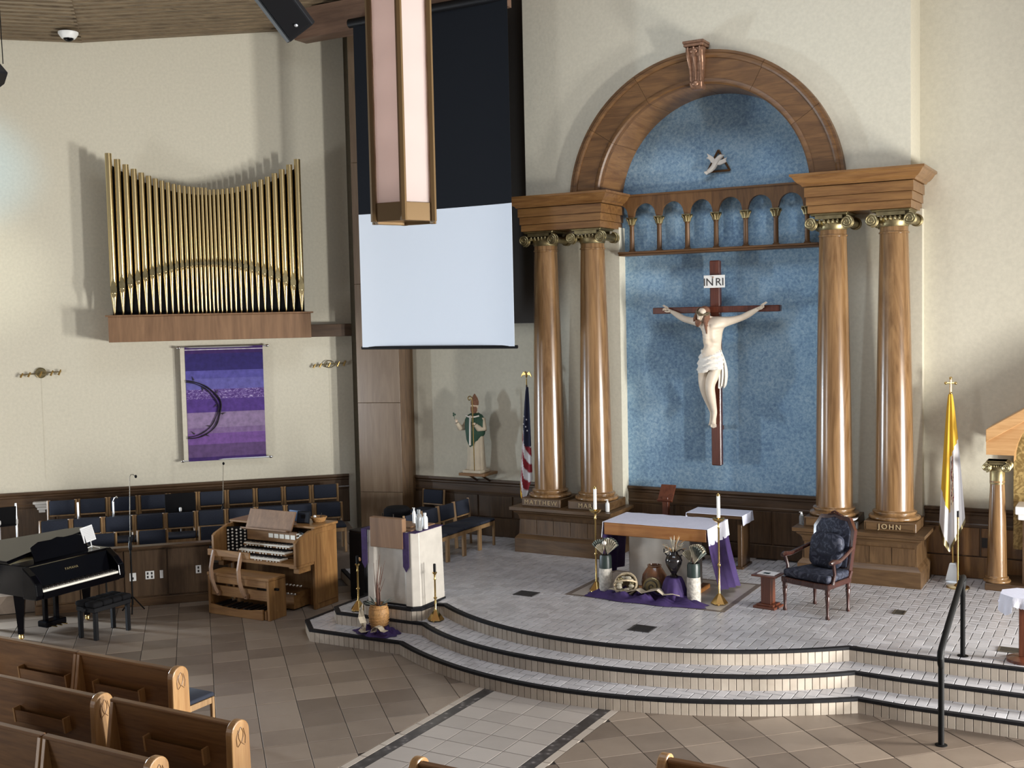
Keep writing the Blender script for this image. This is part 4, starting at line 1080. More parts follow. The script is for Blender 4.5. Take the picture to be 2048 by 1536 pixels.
def ribbon(label, pts, w, mat='burlap', name='burlap_strip'):
    rows_ = []
    for i, p in enumerate(pts):
        p = Vector(p); q = Vector(pts[min(i + 1, len(pts) - 1)]) - Vector(pts[max(i - 1, 0)])
        s_ = Vector((-q.y, q.x, 0)); s_ = s_.normalized() if s_.length > 1e-5 else Vector((0, 1, 0))
        rows_.append([p - s_ * w / 2, p, p + s_ * w / 2])
    base = Vector(rows_[0][1]); base.z = min(v.z for r in rows_ for v in r)
    rows_ = [[v - base for v in r] for r in rows_]
    return tag(MB().sheet(rows_).build(name, mat, None, base, smooth=True, solid=0.003), label, 'ribbon')
ribbon('pale burlap strip winding over the purple cloth before the altar', [(-0.46, 12.90, 0.56), (-0.34, 12.84, 0.56), (-0.2, 12.82, 0.565), (-0.08, 12.83, 0.60), (0.0, 12.81, 0.57), (0.08, 12.82, 0.60), (0.18, 12.84, 0.62), (0.26, 12.83, 0.57), (0.36, 12.86, 0.585), (0.43, 12.90, 0.56)], 0.13)
# ================================================================== AMBO
o = thing('ambo', 'pale marble ambo with oak front board and purple bands', 'lectern', (-2.78, 11.64, 0.45))
OUTL = [(-0.41, -0.20), (-0.41, 0.30), (0.42, 0.30), (0.42, -0.24), (0.345, -0.315), (0.255, -0.315), (0.20, -0.25), (-0.18, -0.25), (-0.235, -0.315), (-0.33, -0.315)]
mb = MB()
def tp(k): return [Vector((x * k, y * k + 0.02 * (k - 1), 0)) for x, y in OUTL]
rings = []
for z, k in ((0.02, 1.0), (0.935, 0.965)):
    rings.append([v + Vector((0, 0, z)) for v in tp(k)])
mb.loft(rings); mb.build('marble_body', 'marble', o, bev=0.006)
MB().prism([(x * 1.02, y * 1.02) for x, y in OUTL], 0.0, 0.022).build('dark_band', 'nosing_black', o)
MB().box(-0.26, 0.235, -0.335, -0.25, 0.73, 1.105).build('oak_board', 'case_wood', o, bev=0.006)
MB().box(-0.31, 0.30, -0.245, 0.30, 0.935, 0.955).box(-0.21, 0.21, -0.14, 0.10, 0.955, 0.975).build('desk', 'case_wood', o, bev=0.004)
c = thing('ambo_cloth', 'dark purple cloth over the ambo with two pointed bands in front', 'cloth', (-2.78, 11.64, 1.386))
MB().box(-0.41, -0.27, -0.32, 0.30, 0.0, 0.006).box(0.29, 0.415, -0.32, 0.30, 0.0, 0.006).build('top_panel', 'plum_cloth', c)
for x0, x1, L in ((-0.40, -0.315, 0.42), (0.225, 0.315, 0.42)):
    yf = -0.322
    MB().prism([(x0, 0.004), (x1, 0.004), (x1, -L), ((x0 + x1) / 2, -L - 0.07), (x0, -L)], yf - 0.006, yf, 'y').build('stole_band', 'plum_cloth', c)
# bottles on the ambo
def bottle(label, loc, h, r, mat, cap, pump=False, name='bottle'):
    o = thing(name, label, 'bottle', loc, group='plastic bottles')
    MB().lathe([(r * 0.9, 0), (r, 0.01), (r, h * 0.62), (r * 0.85, h * 0.74), (r * 0.45, h * 0.82), (r * 0.42, h * 0.88), (r * 0.3, h * 0.88)], seg=16).build('body', mat, o, smooth=True)
    if pump:
        MB().lathe([(r * 0.5, h * 0.84), (r * 0.5, h * 0.9), (0.006, h * 0.905), (0.006, h * 0.97)], seg=12).build('pump', cap, o, smooth=True)
        MB().box(-r * 1.0, 0.012, -0.008, 0.008, h * 0.96, h).build('nozzle', cap, o, bev=0.002)
    else:
        MB().lathe([(r * 0.52, h * 0.86), (r * 0.52, h * 0.99), (r * 0.45, h)], seg=14).build('cap', cap, o, smooth=True)
    return o
bottle('tall clear water bottle standing on the right of the ambo', (-2.43, 11.50, 1.393), 0.26, 0.042, 'clear_plastic', 'clear_plastic')
bottle('shorter white bottle behind the clear bottle on the ambo', (-2.42, 11.62, 1.393), 0.20, 0.036, 'white_plastic', 'white_plastic')
bottle('small white pump bottle at the back of the ambo desk', (-2.72, 11.82, 1.406), 0.20, 0.022, 'white_plastic', 'white_plastic', True)
bottle('white sanitizer pump bottle on the left pedestal beside MARK', (-1.43, 14.90, 1.142), 0.17, 0.03, 'white_plastic', 'white_plastic', True)
bottle('clear sanitizer pump bottle at the left edge of the right pedestal', (1.38, 14.98, 1.142), 0.17, 0.03, 'clear_plastic', 'white_plastic', True)
o = thing('tissue_box', 'small dark box with a white tissue on the pedestal beside JOHN', 'box', (2.08, 14.89, 1.142))
MB().box(-0.055, 0.055, -0.05, 0.05, 0, 0.10).build('carton', 'grate_metal', o, bev=0.004)
MB().prism([(-0.05, 0.0), (0.04, 0.03), (0.06, 0.055), (-0.03, 0.035)], -0.04, 0.04, 'y', Matrix.Translation((0, 0, 0.10))).build('tissue', 'paper', o)
# basket vase on the lowest step
o = thing('basket_vase', 'tall wicker basket vase of branches on the lowest step', 'vase', (-2.845, 11.18, 0.155))
MB().lathe([(0.075, 0.0), (0.085, 0.02), (0.11, 0.12), (0.127, 0.22), (0.125, 0.27), (0.105, 0.32), (0.112, 0.345), (0.095, 0.345), (0.09, 0.31)], seg=24).build('body', 'wicker', o, smooth=True)
for i in range(9):
    MB().tube([((0.09 + 0.035 * math.sin(min(1, i / 7) * PI * 0.75)) * math.cos(t), (0.09 + 0.035 * math.sin(min(1, i / 7) * PI * 0.75)) * math.sin(t), 0.03 + i * 0.034) for t in [2 * PI * j / 20 for j in range(21)]], 0.006, 5).build('weave', 'wicker', o, smooth=True)
rd = random.Random(9)
for i in range(12):
    a = rd.uniform(0, 2 * PI); s_ = rd.uniform(0.03, 0.11); h = rd.uniform(0.62, 1.02)
    MB().tube([(0.02 * math.cos(a), 0.02 * math.sin(a), 0.30), (s_ * 0.4 * math.cos(a), s_ * 0.4 * math.sin(a), 0.30 + (h - 0.3) * 0.5), (s_ * math.cos(a) + 0.05, s_ * math.sin(a), h)], [0.006, 0.005, 0.0015], 5).build('branch', 'dark_twig', o)
for i in range(18):
    a = rd.uniform(0, 2 * PI); e = rd.uniform(0.1, 0.9); L = rd.uniform(0.10, 0.17)
    d = Vector((math.cos(a) * math.cos(e), math.sin(a) * math.cos(e), math.sin(e))); b0 = Vector((0.05 * math.cos(a), 0.05 * math.sin(a), 0.34)); sd = d.cross(Vector((0, 0, 1))).normalized() * 0.016
    MB().add([b0, b0 + d * L * 0.5 + sd, b0 + d * L, b0 + d * L * 0.5 - sd], [(0, 1, 2, 3)]).build('leaf', 'grey_leaf', o, solid=0.002)
ribbon('cream burlap ribbon looping down beside the basket vase', [(-2.99, 11.05, 0.52), (-3.01, 11.04, 0.45), (-3.0, 11.03, 0.36), (-2.965, 11.02, 0.29), (-2.95, 11.01, 0.24), (-2.975, 11.0, 0.20), (-2.94, 10.99, 0.19), (-2.88, 10.985, 0.205)], 0.09)
ribbon('curled end of cream burlap ribbon in front of the basket vase', [(-2.80, 11.0, 0.20), (-2.78, 10.99, 0.25), (-2.74, 10.985, 0.285), (-2.69, 10.985, 0.28), (-2.65, 10.985, 0.24), (-2.60, 10.985, 0.235)], 0.09)

# ================================================================== SEATS
def make_chair(name='chair'):
    t = thing(name, '-', 'chair')
    w = 0.222
    for sx in (-1, 1):
        MB().tube([(sx * (w - 0.018), 0.19, 0), (sx * (w - 0.018), 0.205, 0.40), (sx * (w - 0.018), 0.235, 0.72)], 0.021, 4).build('rear_leg', 'chair_wood', t)
        MB().box(sx * (w - 0.018) - 0.018, sx * (w - 0.018) + 0.018, -0.245, -0.21, 0, 0.385).build('front_leg', 'chair_wood', t, bev=0.004)
        MB().box(sx * (w - 0.018) - 0.013, sx * (w - 0.018) + 0.013, -0.21, 0.185, 0.325, 0.385).build('side_rail', 'chair_wood', t, bev=0.003)
    MB().box(-w + 0.036, w - 0.036, -0.24, -0.215, 0.325, 0.385).build('front_rail', 'chair_wood', t, bev=0.003)
    MB().box(-w + 0.036, w - 0.036, 0.185, 0.21, 0.325, 0.385).build('rear_rail', 'chair_wood', t, bev=0.003)
    MB().box(-w + 0.004, w - 0.004, -0.25, 0.18, 0.388, 0.43).build('seat', 'navy_fabric', t, bev=0.016, bseg=2, smooth=True, ang=60)
    mb = MB()
    M = Matrix.Translation((0, 0.20, 0.46)) @ Matrix.Rotation(math.radians(-5), 4, 'X')
    mb.box(-w + 0.036, w - 0.036, -0.02, 0.02, 0.03, 0.255, M); mb.build('backrest', 'navy_fabric', t, bev=0.014, bseg=2, smooth=True, ang=60)
    MB().box(-w + 0.036, w - 0.036, -0.012, 0.012, 0.008, 0.028, M).build('back_rail', 'chair_wood', t)
    return t
ch0 = make_chair(); used = [False]
def chair(loc, rz, label, group):
    if not used[0]:
        used[0] = True; ch0.location = loc; ch0.rotation_euler = (0, 0, rz); ch0['label'] = label; ch0['group'] = group; return ch0
    return dup(ch0, loc, rz, label, group)
for i in range(10):
    n_ = 10 - i
    chair(LW(1.485 + 0.459 * (i + 0.5), 0.62, 0.55), A45, 'navy padded choir chair in the back row, %s from the pillar' % ORD(n_), 'back row of choir chairs')
for i in range(10):
    n_ = 10 - i
    chair(LW(1.488 + 0.452 * (i + 0.5), 1.64, 0.40), A45, 'navy padded choir chair in the middle row, %s from the pillar' % ORD(n_), 'middle row of choir chairs')
for s_, lab in ((2.40, 'front-row choir chair behind the music sheet on the piano'), (3.12, 'front-row choir chair between the microphone stand and black music desk'), (4.0, 'front-row choir chair just left of the organ console')):
    chair(LW(s_, 2.19, 0.25), A45, lab, 'front row of choir chairs')
for i, (y, lab) in enumerate(((15.12 - 0.235, 'navy altar-server chair of the row at left, nearest the wainscot'), (14.435, 'navy altar-server chair, second of the row from the wainscot'), (13.98, 'navy altar-server chair, third of the row from the wainscot'), (13.525, 'navy altar-server chair, fourth of the row, half behind the ambo'))):
    chair((-3.70, y, 0.45), PI / 2, lab, 'row of server chairs left of the platform')
chair((-4.93, 15.40, 0.45), 0.0, 'single navy chair against the wainscot beside the pillar', 'row of server chairs left of the platform')
chair((-2.69, 7.72, 0.0), PI, 'lone navy chair in front of the first pew', None)
# --- presider's armchair
o = thing('armchair', 'carved mahogany armchair in navy damask on the platform', 'armchair', (2.05, 13.28, 0.45), math.radians(-22))
def turned_leg(x, y, h):
    return MB().lathe([(0.022, 0), (0.026, 0.02), (0.017, 0.05), (0.021, h * 0.5), (0.029, h * 0.72), (0.022, h * 0.76), (0.031, h * 0.82), (0.026, h * 0.88), (0.033, h)], cx=x, cy=y, seg=14)
for x, y in ((-0.30, -0.27), (0.30, -0.27), (-0.235, 0.22), (0.235, 0.22)): turned_leg(x, y, 0.36).build('leg', 'mahogany', o, smooth=True)
fr = [(-0.335, -0.30), (-0.15, -0.325), (0.15, -0.325), (0.335, -0.30), (0.265, 0.25), (-0.265, 0.25)]
MB().prism(fr, 0.345, 0.41).build('seat_frame', 'mahogany', o, bev=0.008)
MB().prism([(x * 0.96, y * 0.95) for x, y in fr], 0.412, 0.50).build('seat', 'damask', o, bev=0.03, bseg=3, smooth=True, ang=60)
BT = Matrix.Translation((0, 0.225, 0.41)) @ Matrix.Rotation(math.radians(-9), 4, 'X')
outer = [(-0.265, 0.06), (-0.285, 0.55), (-0.20, 0.69), (-0.09, 0.70), (0, 0.735), (0.09, 0.70), (0.20, 0.69), (0.285, 0.55), (0.265, 0.06)]
inner = [(-0.23, 0.10), (-0.245, 0.535), (-0.18, 0.645), (-0.08, 0.655), (0, 0.68), (0.08, 0.655), (0.18, 0.645), (0.245, 0.535), (0.23, 0.10)]
mb = MB(); nn = len(outer)
rings = []
for i in range(nn + 1):
    (ox, oz), (ix, iz) = outer[i % nn], inner[i % nn]
    rings.append([BT @ Vector((ox, -0.03, oz)), BT @ Vector((ix, -0.035, iz)), BT @ Vector((ix, 0.03, iz)), BT @ Vector((ox, 0.03, oz))])
mb.loft(rings, False, False).build('back_frame', 'mahogany', o, smooth=True, ang=30)
for sx in (-1, 1): MB().tube([(sx * 0.235, 0.215, 0.36), BT @ Vector((sx * 0.265, 0.0, 0.08))], 0.028, 8).build('back_post', 'mahogany', o, smooth=True)
MB().prism(inner, -0.05, 0.02, 'y', BT).build('backrest', 'damask', o, bev=0.018, bseg=2, smooth=True, ang=60)
for sx in (-1, 1):
    MB().tube([BT @ Vector((sx * 0.27, -0.02, 0.34)), (sx * 0.315, 0.06, 0.695), (sx * 0.34, -0.10, 0.655), (sx * 0.345, -0.22, 0.665), (sx * 0.34, -0.27, 0.655)], [0.022, 0.023, 0.025, 0.031, 0.024], 10).build('arm', 'mahogany', o, smooth=True)
    MB().tube([(sx * 0.32, -0.20, 0.40), (sx * 0.33, -0.17, 0.52), (sx * 0.34, -0.21, 0.65)], [0.024, 0.018, 0.021], 8).build('arm_post', 'mahogany', o, smooth=True)
mb = MB()
for z, w in ((0.70, 0.09), (0.725, 0.05)): mb.tube([BT @ Vector((-w, -0.035, z)), BT @ Vector((0, -0.045, z + 0.022)), BT @ Vector((w, -0.035, z))], 0.011, 6)
mb.build('crest', 'mahogany', o, smooth=True)
cu = MB(); CM = Matrix.Translation((0, 0.095, 0.50)) @ Matrix.Rotation(math.radians(-11), 4, 'X')
rings = []
for yy, k in ((-0.055, 0.80), (-0.04, 0.94), (0.0, 1.0), (0.04, 0.94), (0.055, 0.80)):
    rings.append([CM @ Vector((0.225 * k * math.copysign(abs(math.cos(t)) ** 0.45, math.cos(t)), yy, 0.21 + 0.21 * k * math.copysign(abs(math.sin(t)) ** 0.45, math.sin(t)))) for t in [2 * PI * i / 28 for i in range(28)]])
q = cu.loft(rings).build('cushion', 'damask', None, (2.05, 13.28, 0.45), math.radians(-22), smooth=True, ang=60)
tag(q, 'plump navy damask cushion leaning in the armchair', 'cushion')
# --- small wooden stand left of the armchair
o = thing('side_stand', 'small cherry pedestal stand left of the armchair', 'stand', (1.45, 13.20, 0.45), math.radians(-8))
MB().box(-0.14, 0.14, -0.13, 0.13, 0, 0.028).box(-0.11, 0.11, -0.10, 0.10, 0.028, 0.05).build('foot', 'cherry', o, bev=0.004)
MB().box(-0.065, 0.065, -0.065, 0.065, 0.05, 0.385).build('post', 'cherry', o, bev=0.004)
MB().box(-0.155, 0.155, -0.14, 0.14, 0.385, 0.405).build('top', 'cherry', o, bev=0.004)
q = thing('binder', 'open white booklet lying on the small cherry stand', 'book', (1.46, 13.20, 0.856), math.radians(-8))
MB().box(-0.11, 0.0, -0.09, 0.09, 0, 0.012).box(0.0, 0.11, -0.09, 0.09, 0, 0.010).build('pages', 'paper', q, bev=0.002)
MB().box(-0.05, 0.03, -0.07, -0.0, 0.012, 0.0125).build('printed_patch', 'vase_green', q)
# --- credence table behind the altar
o = thing('credence_table', 'dark wooden credence table against the niche wall', 'table', (0.16, 15.20, 0.45))
MB().box(-0.40, 0.40, -0.23, 0.24, 0.70, 0.745).build('tabletop', 'dark_oak_x', o, bev=0.004)
for x in (-0.35, 0.35):
    MB().box(x - 0.03, x + 0.03, -0.18, 0.19, 0.03, 0.70).build('leg_panel', 'dark_oak_z', o, bev=0.003)
    MB().box(x - 0.05, x + 0.05, -0.21, 0.22, 0.0, 0.03).build('foot', 'dark_oak_x', o)
c = thing('credence_cloth', 'white cloth over the credence table, hanging at its right end', 'cloth', (0.16, 15.20, 1.196))
MB().box(-0.405, 0.407, -0.235, 0.245, 0.0, 0.005).build('top_panel', 'white_linen', c)
hang(MB(), 0.408, -0.235, 0.245, 0.003, -0.13, 0.01, 2, 0.006).build('end_drop', 'white_linen', c, smooth=True, solid=0.003)
hang(MB(), -0.407, -0.235, 0.245, 0.003, -0.06, 0.006, 2, 0.004, sg=-1).build('end_drop', 'white_linen', c, smooth=True, solid=0.003)
# --- reading stand against the niche
o = thing('reading_stand', 'cherry reading stand against the niche wainscot left of the altar', 'stand', (-0.76, 15.50, 0.45))
MB().box(-0.12, 0.12, -0.12, 0.12, 0, 0.035).build('foot', 'cherry', o, bev=0.004)
MB().box(-0.045, 0.045, -0.04, 0.04, 0.035, 0.86).build('post', 'cherry', o, bev=0.004)
RM = Matrix.Translation((0, 0.0, 0.84)) @ Matrix.Rotation(math.radians(52), 4, 'X')
MB().box(-0.115, 0.115, -0.05, 0.22, 0, 0.022, RM).build('desk', 'cherry', o, bev=0.004)
MB().box(-0.115, 0.115, -0.065, -0.05, 0, 0.05, RM).build('lip', 'cherry', o, bev=0.002)

# ================================================================== RIGHT SIDE
# tabernacle shrine
o = thing('tabernacle_shrine', 'gabled honey-oak shrine with gold arched panel at the right edge', 'shrine', (4.95, 15.40, 0.45))
hw = 1.30; zl, zh, zr = 1.70, 2.02, 2.02 + 1.30 * 0.62
mb = MB(); N = 24; ar, az = 0.98, 1.62
pts_in = [(ar * math.cos(PI - PI * i / N), az + ar * 0.86 * math.sin(PI - PI * i / N)) for i in range(N + 1)]
def ztop(x): return zr - abs(x) * 0.62
for (xa, za), (xb, zb) in zip(pts_in, pts_in[1:]):
    mb.prism([(xa, za), (xb, zb), (xb, ztop(xb) - 0.16), (xa, ztop(xa) - 0.16)], -0.20, 0.05, 'y')
for sx in (-1, 1):
    a_, b_ = sorted((sx * ar, sx * hw)); mb.prism([(a_, zl), (b_, zl), (b_, ztop(b_) - 0.16), (a_, ztop(a_) - 0.16)], -0.20, 0.05, 'y')
mb.build('front_panel', 'shrine_wood', o)
for sx in (-1, 1):
    MB().prism([(sx * (hw + 0.0), ztop(hw) - 0.16), (0, zr - 0.16), (0, zr), (sx * (hw + 0.0), ztop(hw))], -0.24, 0.34, 'y').build('raking_cornice', 'shrine_wood', o, bev=0.006)
MB().prism([(-1.02, 0.45), (1.02, 0.45), (1.02, 1.62)] + [(x * 1.03, az + (z - az) * 1.03) for x, z in pts_in[::-1]][1:-1] + [(-1.02, 1.62)], 0.20, 0.28, 'y').build('gold_back', 'brocade_gold', o)
MB().box(-hw + 0.0, hw, -0.30, 0.34, 0, 0.09).build('floor_step', 'dark_oak_x', o, bev=0.006)
MB().box(-0.93, 0.93, -0.22, 0.20, 0.90, 0.97).box(-0.96, 0.96, -0.25, 0.20, 0.97, 1.07).build('mantel', 'white_paint', o, bev=0.01)
MB().box(-0.88, 0.88, -0.16, 0.20, 0.09, 0.90).build('altar_block', 'dark_oak_z', o)
cm = column('side_column', 'short oak Ionic column supporting the shrine at the right edge', 3.775, 15.26, 0.54, 0, 0.118, 0.085, 0.08, 1.80, (1.955, 2.08), None)
MB().lathe([(0.088, 1.24), (0.09, 1.25), (0.09, 1.41), (0.087, 1.415)], seg=24).build('gold_collar', 'old_gold', cm, smooth=True)
# flags
def pole(o, p0, p1, r, mat): MB().tube([p0, p1], r, 10).build('pole', mat, o, smooth=True)
def drape_flag(top, h, w0, w1, lean, folds, seed, colour, n=44, m=60, depth=0.5):
    mb = MB(); ph = seed
    rows_ = []
    for i in range(m + 1):
        t = i / m; r = []
        for j in range(n + 1):
            u = j / n; w = w0 + (w1 - w0) * t ** 0.8
            x = top[0] + lean * t + (u - 0.5) * w
            y = top[1] - 0.05 * math.sin(u * PI) * (0.3 + t) + (0.25 * w * depth) * math.sin(u * folds * 2 * PI + ph + 1.3 * t)
            hem = h * (1 - 0.30 * abs(u - 0.42) ** 1.1 * 1.2)
            r.append(Vector((x, y, top[2] - hem * t)))
        rows_.append(r)
    k = 0
    for i in range(m):
        for j in range(n):
            mb.add([rows_[i][j], rows_[i][j + 1], rows_[i + 1][j + 1], rows_[i + 1][j]], [(0, 1, 2, 3)], colour((i + 0.5) / m, (j + 0.5) / n))
    return mb
def us_col(t, u):
    a = t + 0.10 * math.sin(u * 5) - 0.16 * u
    if t < 0.42 + 0.22 * u: return 0
    s_ = (t * 13 - u * 5.0)
    if t > 0.965 - 0.05 * u and u < 0.35: return 3
    return 1 if int(math.floor(s_ * 0.85)) % 2 else 2
o = thing('flag', 'furled stars-and-stripes flag on an eagle-topped pole by the left columns', 'flag', (-3.06, 15.36, 0.45))
MB().lathe([(0.14, 0), (0.14, 0.02), (0.09, 0.04), (0.03, 0.06), (0.025, 0.12)], seg=20).build('stand_base', 'dark_oak_z', o, smooth=True)
pole(o, (0, 0, 0.05), (0.10, -0.04, 2.50), 0.014, 'dark_oak_z')
MB().tube([(0.10, -0.04, 2.50), (0.102, -0.04, 2.60)], 0.010, 8).ball((0.102, -0.04, 2.655), 0.022, 0.8, 1, 2.2).ball((0.10, -0.065, 2.70), 0.014).build('eagle_body', 'brass', o, smooth=True)
for sx in (-1, 1): MB().prism([(0.102, 2.67), (0.102 + sx * 0.05, 2.71), (0.102 + sx * 0.085, 2.66), (0.102 + sx * 0.095, 2.61), (0.102 + sx * 0.06, 2.65), (0.102 + sx * 0.03, 2.65)], -0.046, -0.034, 'y').build('eagle_wing', 'brass', o, bev=0.003)
f = drape_flag((0.115, -0.05, 2.47), 1.78, 0.05, 0.25, -0.05, 1.6, 0.6, us_col)
fm = f.mesh('flag_cloth', ['flag_navy', 'flag_red', 'flag_white', 'flag_yellow'], smooth=True, ang=85, recalc=False)
bm = bmesh.new(); bm.from_mesh(fm); bmesh.ops.remove_doubles(bm, verts=bm.verts, dist=1e-5); bm.to_mesh(fm); bm.free()
cl = put('flag_cloth', fm, o)
for i, (x, z) in enumerate(((0.09, 2.02), (0.135, 1.97), (0.08, 1.90), (0.12, 1.86), (0.145, 1.80))):
    pts = [(x + 0.014 * (1 if k % 2 == 0 else 0.42) * math.sin(k * PI / 5), z + 0.014 * (1 if k % 2 == 0 else 0.42) * math.cos(k * PI / 5)) for k in range(10)]
    MB().prism(pts, -0.135, -0.125, 'y').build('star', 'flag_white', cl)
o = thing('flag', 'furled yellow and white papal flag on a cross-topped pole at right', 'flag', (3.23, 15.42, 0.45))
MB().lathe([(0.16, 0), (0.16, 0.018), (0.05, 0.035), (0.03, 0.05)], seg=24).build('stand_base', 'silver_paint', o, smooth=True)
MB().loft([[Vector((r * a, r * b, z)) for a, b in ((-1, -1), (1, -1), (1, 1), (-1, 1))] for r, z in ((0.085, 0.03), (0.04, 0.24), (0.03, 0.25))]).build('stand_socket', 'silver_paint', o, bev=0.004)
pole(o, (0, 0, 0.2), (-0.03, 0.0, 2.46), 0.014, 'brass')
MB().tube([(-0.03, 0, 2.44), (-0.03, 0, 2.64)], 0.012, 6).tube([(-0.09, 0, 2.58), (0.03, 0, 2.58)], 0.012, 6).ball((-0.03, 0, 2.645), 0.02).ball((-0.09, 0, 2.58), 0.02).ball((0.03, 0, 2.58), 0.02).ball((-0.03, 0, 2.45), 0.022).build('cross_finial', 'brass', o, smooth=True)
def pv_col(t, u):
    if u < 0.45: return 0 if t < 0.70 + 0.1 * u else (2 if (t > 0.955 and u < 0.4) else 1)
    if t < 0.40 - 0.1 * (u - 0.5): return 0
    if 0.42 < t < 0.72 and 0.50 < u < 0.66: return 3 if math.sin(t * 60) * math.sin(u * 60) > 0.45 else (4 if math.sin(t * 47 + u * 40) > 0.6 else 1)
    if t > 0.97: return 2
    return 1
f = drape_flag((-0.03, -0.03, 2.44), 2.05, 0.05, 0.33, 0.02, 2.3, 0.2, pv_col)
fm = f.mesh('flag_cloth', ['flag_yellow', 'flag_white', 'old_gold', 'flag_navy', 'flag_red'], smooth=True, ang=85, recalc=False)
bm = bmesh.new(); bm.from_mesh(fm); bmesh.ops.remove_doubles(bm, verts=bm.verts, dist=1e-5); bm.to_mesh(fm); bm.free()
put('flag_cloth', fm, o)
# brass processional pole in front of the papal flag
o = thing('candle_pole', 'thin brass stand with black tip in front of the papal flag', 'stand', (3.33, 15.12, 0.45))
MB().lathe([(0.14, 0), (0.14, 0.012), (0.05, 0.022), (0.02, 0.05)], seg=24).build('base', 'brass', o, smooth=True)
MB().lathe([(0.012, 0.03), (0.012, 0.88), (0.016, 0.885), (0.013, 0.90)], seg=12).build('stem', 'brass', o, smooth=True)
MB().lathe([(0.014, 0.90), (0.014, 0.98)], seg=12).build('tip', 'black_satin', o, smooth=True)
# handrail
o = thing('handrail', 'black iron handrail on the right-hand steps', 'handrail', (3.79, 11.4, 0.0))
MB().tube([(0, -0.66, 0.0), (0, -0.66, 0.84)], 0.027, 12).build('post', 'black_iron', o, smooth=True)
MB().tube([(0, 0.72, 0.45), (0, 0.72, 1.22)], 0.024, 12).build('post', 'black_iron', o, smooth=True)
MB().tube([(0, -0.64, 0.70), (0, -0.70, 0.76), (0, -0.72, 0.82), (0, -0.69, 0.87), (0, -0.60, 0.905), (0, -0.3, 1.0), (0, 0.3, 1.16), (0, 0.60, 1.245), (0, 0.70, 1.265), (0, 0.76, 1.255), (0, 0.79, 1.22), (0, 0.775, 1.17), (0, 0.735, 1.13)], [0.022, 0.026, 0.029, 0.03, 0.03, 0.03, 0.03, 0.03, 0.03, 0.029, 0.027, 0.025, 0.022], 12).build('rail', 'black_iron', o, smooth=True)
for y, z in ((-0.66, 0.0), (0.72, 0.45)): MB().lathe([(0.055, z), (0.055, z + 0.006), (0.03, z + 0.01)], cx=0, cy=y, seg=18).build('foot_plate', 'black_iron', o, smooth=True)
# table with lace cloth at the right edge
o = thing('pedestal_table', 'round cherry pedestal table at the right edge of the platform', 'table', (4.36, 12.20, 0.45))
MB().lathe([(0.17, 0), (0.17, 0.03), (0.12, 0.045), (0.05, 0.055)], seg=24).build('foot', 'cherry', o, smooth=True)
MB().box(-0.05, 0.05, -0.05, 0.05, 0.05, 0.65).build('post', 'cherry', o, bev=0.006)
MB().lathe([(0.06, 0.62), (0.20, 0.65), (0.21, 0.665), (0.20, 0.68)], seg=24).build('top', 'cherry', o, smooth=True)
c = thing('lace_cloth', 'white lace-edged cloth over the small pedestal table', 'cloth', (4.36, 12.20, 1.131))
oct8 = [(0.235 * math.cos(PI / 8 + i * PI / 4), 0.235 * math.sin(PI / 8 + i * PI / 4)) for i in range(8)]
MB().prism(oct8, 0.0, 0.005).build('top_panel', 'white_linen', c)
for i in range(8):
    (xa, ya), (xb, yb) = oct8[i], oct8[(i + 1) % 8]; drop = 0.10 if i % 2 else 0.19
    rows_ = []
    for a_ in range(7):
        t = a_ / 6; r = []
        for b_ in range(13):
            u = b_ / 12; k = 1.0 + 0.10 * t + 0.05 * t * math.sin(u * 4 * PI)
            r.append(Vector(((xa + (xb - xa) * u) * k, (ya + (yb - ya) * u) * k, 0.003 - drop * t * (0.75 + 0.25 * math.sin(u * PI)) - (0.008 * abs(math.sin(u * 6 * PI)) if a_ == 6 else 0))))
        rows_.append(r)
    MB().sheet(rows_).build('drop_panel', 'lacework', c, smooth=True, solid=0.002)
# floor vents
def vent(label, x0, x1, y0, y1, mat, n):
    o = thing('floor_vent', label, 'vent', ((x0 + x1) / 2, (y0 + y1) / 2, 0.449), group='floor vents in the platform')
    hx, hy = (x1 - x0) / 2, (y1 - y0) / 2
    MB().box(-hx, hx, -hy, hy, 0.0, 0.003).build('pan', 'dark_void', o)
    for r in ((-hx, hx, -hy, -hy + 0.018), (-hx, hx, hy - 0.018, hy), (-hx, -hx + 0.018, -hy + 0.018, hy - 0.018), (hx - 0.018, hx, -hy + 0.018, hy - 0.018)): MB().box(*r, 0.003, 0.008).build('frame_bar', mat, o)
    for i in range(n):
        y = -hy + 0.018 + (2 * hy - 0.036) * (i + 0.5) / n; MB().box(-hx + 0.018, hx - 0.018, y - 0.005, y + 0.005, 0.003, 0.007).build('slat', mat, o)
vent('black floor vent left of the altar toward the ambo', -1.66, -1.38, 12.45, 12.68, 'grate_metal', 7)
vent('black floor vent in front of the altar near the top step', 0.32, 0.58, 11.56, 11.81, 'grate_metal', 7)
vent('small brown floor vent right of the armchair', 2.83, 2.97, 13.48, 13.67, 'drain_metal', 4)
vent('grey floor vent beside the pedestal table', 4.08, 4.32, 12.43, 12.62, 'drain_metal', 5)
def outlet(label, loc, rz, mat, holes, w=0.07, h=0.115):
    o = thing('outlet', label, 'outlet', loc, rz, group='wall outlets')
    MB().box(-w / 2, w / 2, -0.006, 0, -h / 2, h / 2).build('plate', mat, o, bev=0.002)
    for x, z in holes: MB().box(x - 0.012, x + 0.012, -0.009, -0.006, z - 0.017, z + 0.017).build('socket', 'ink', o)
    return o
outlet('black outlet plate on the wainscot right of the papal flag', (3.58, 15.715, 0.93), 0, 'ink', [(0, 0.025), (0, -0.025)], 0.08, 0.13)
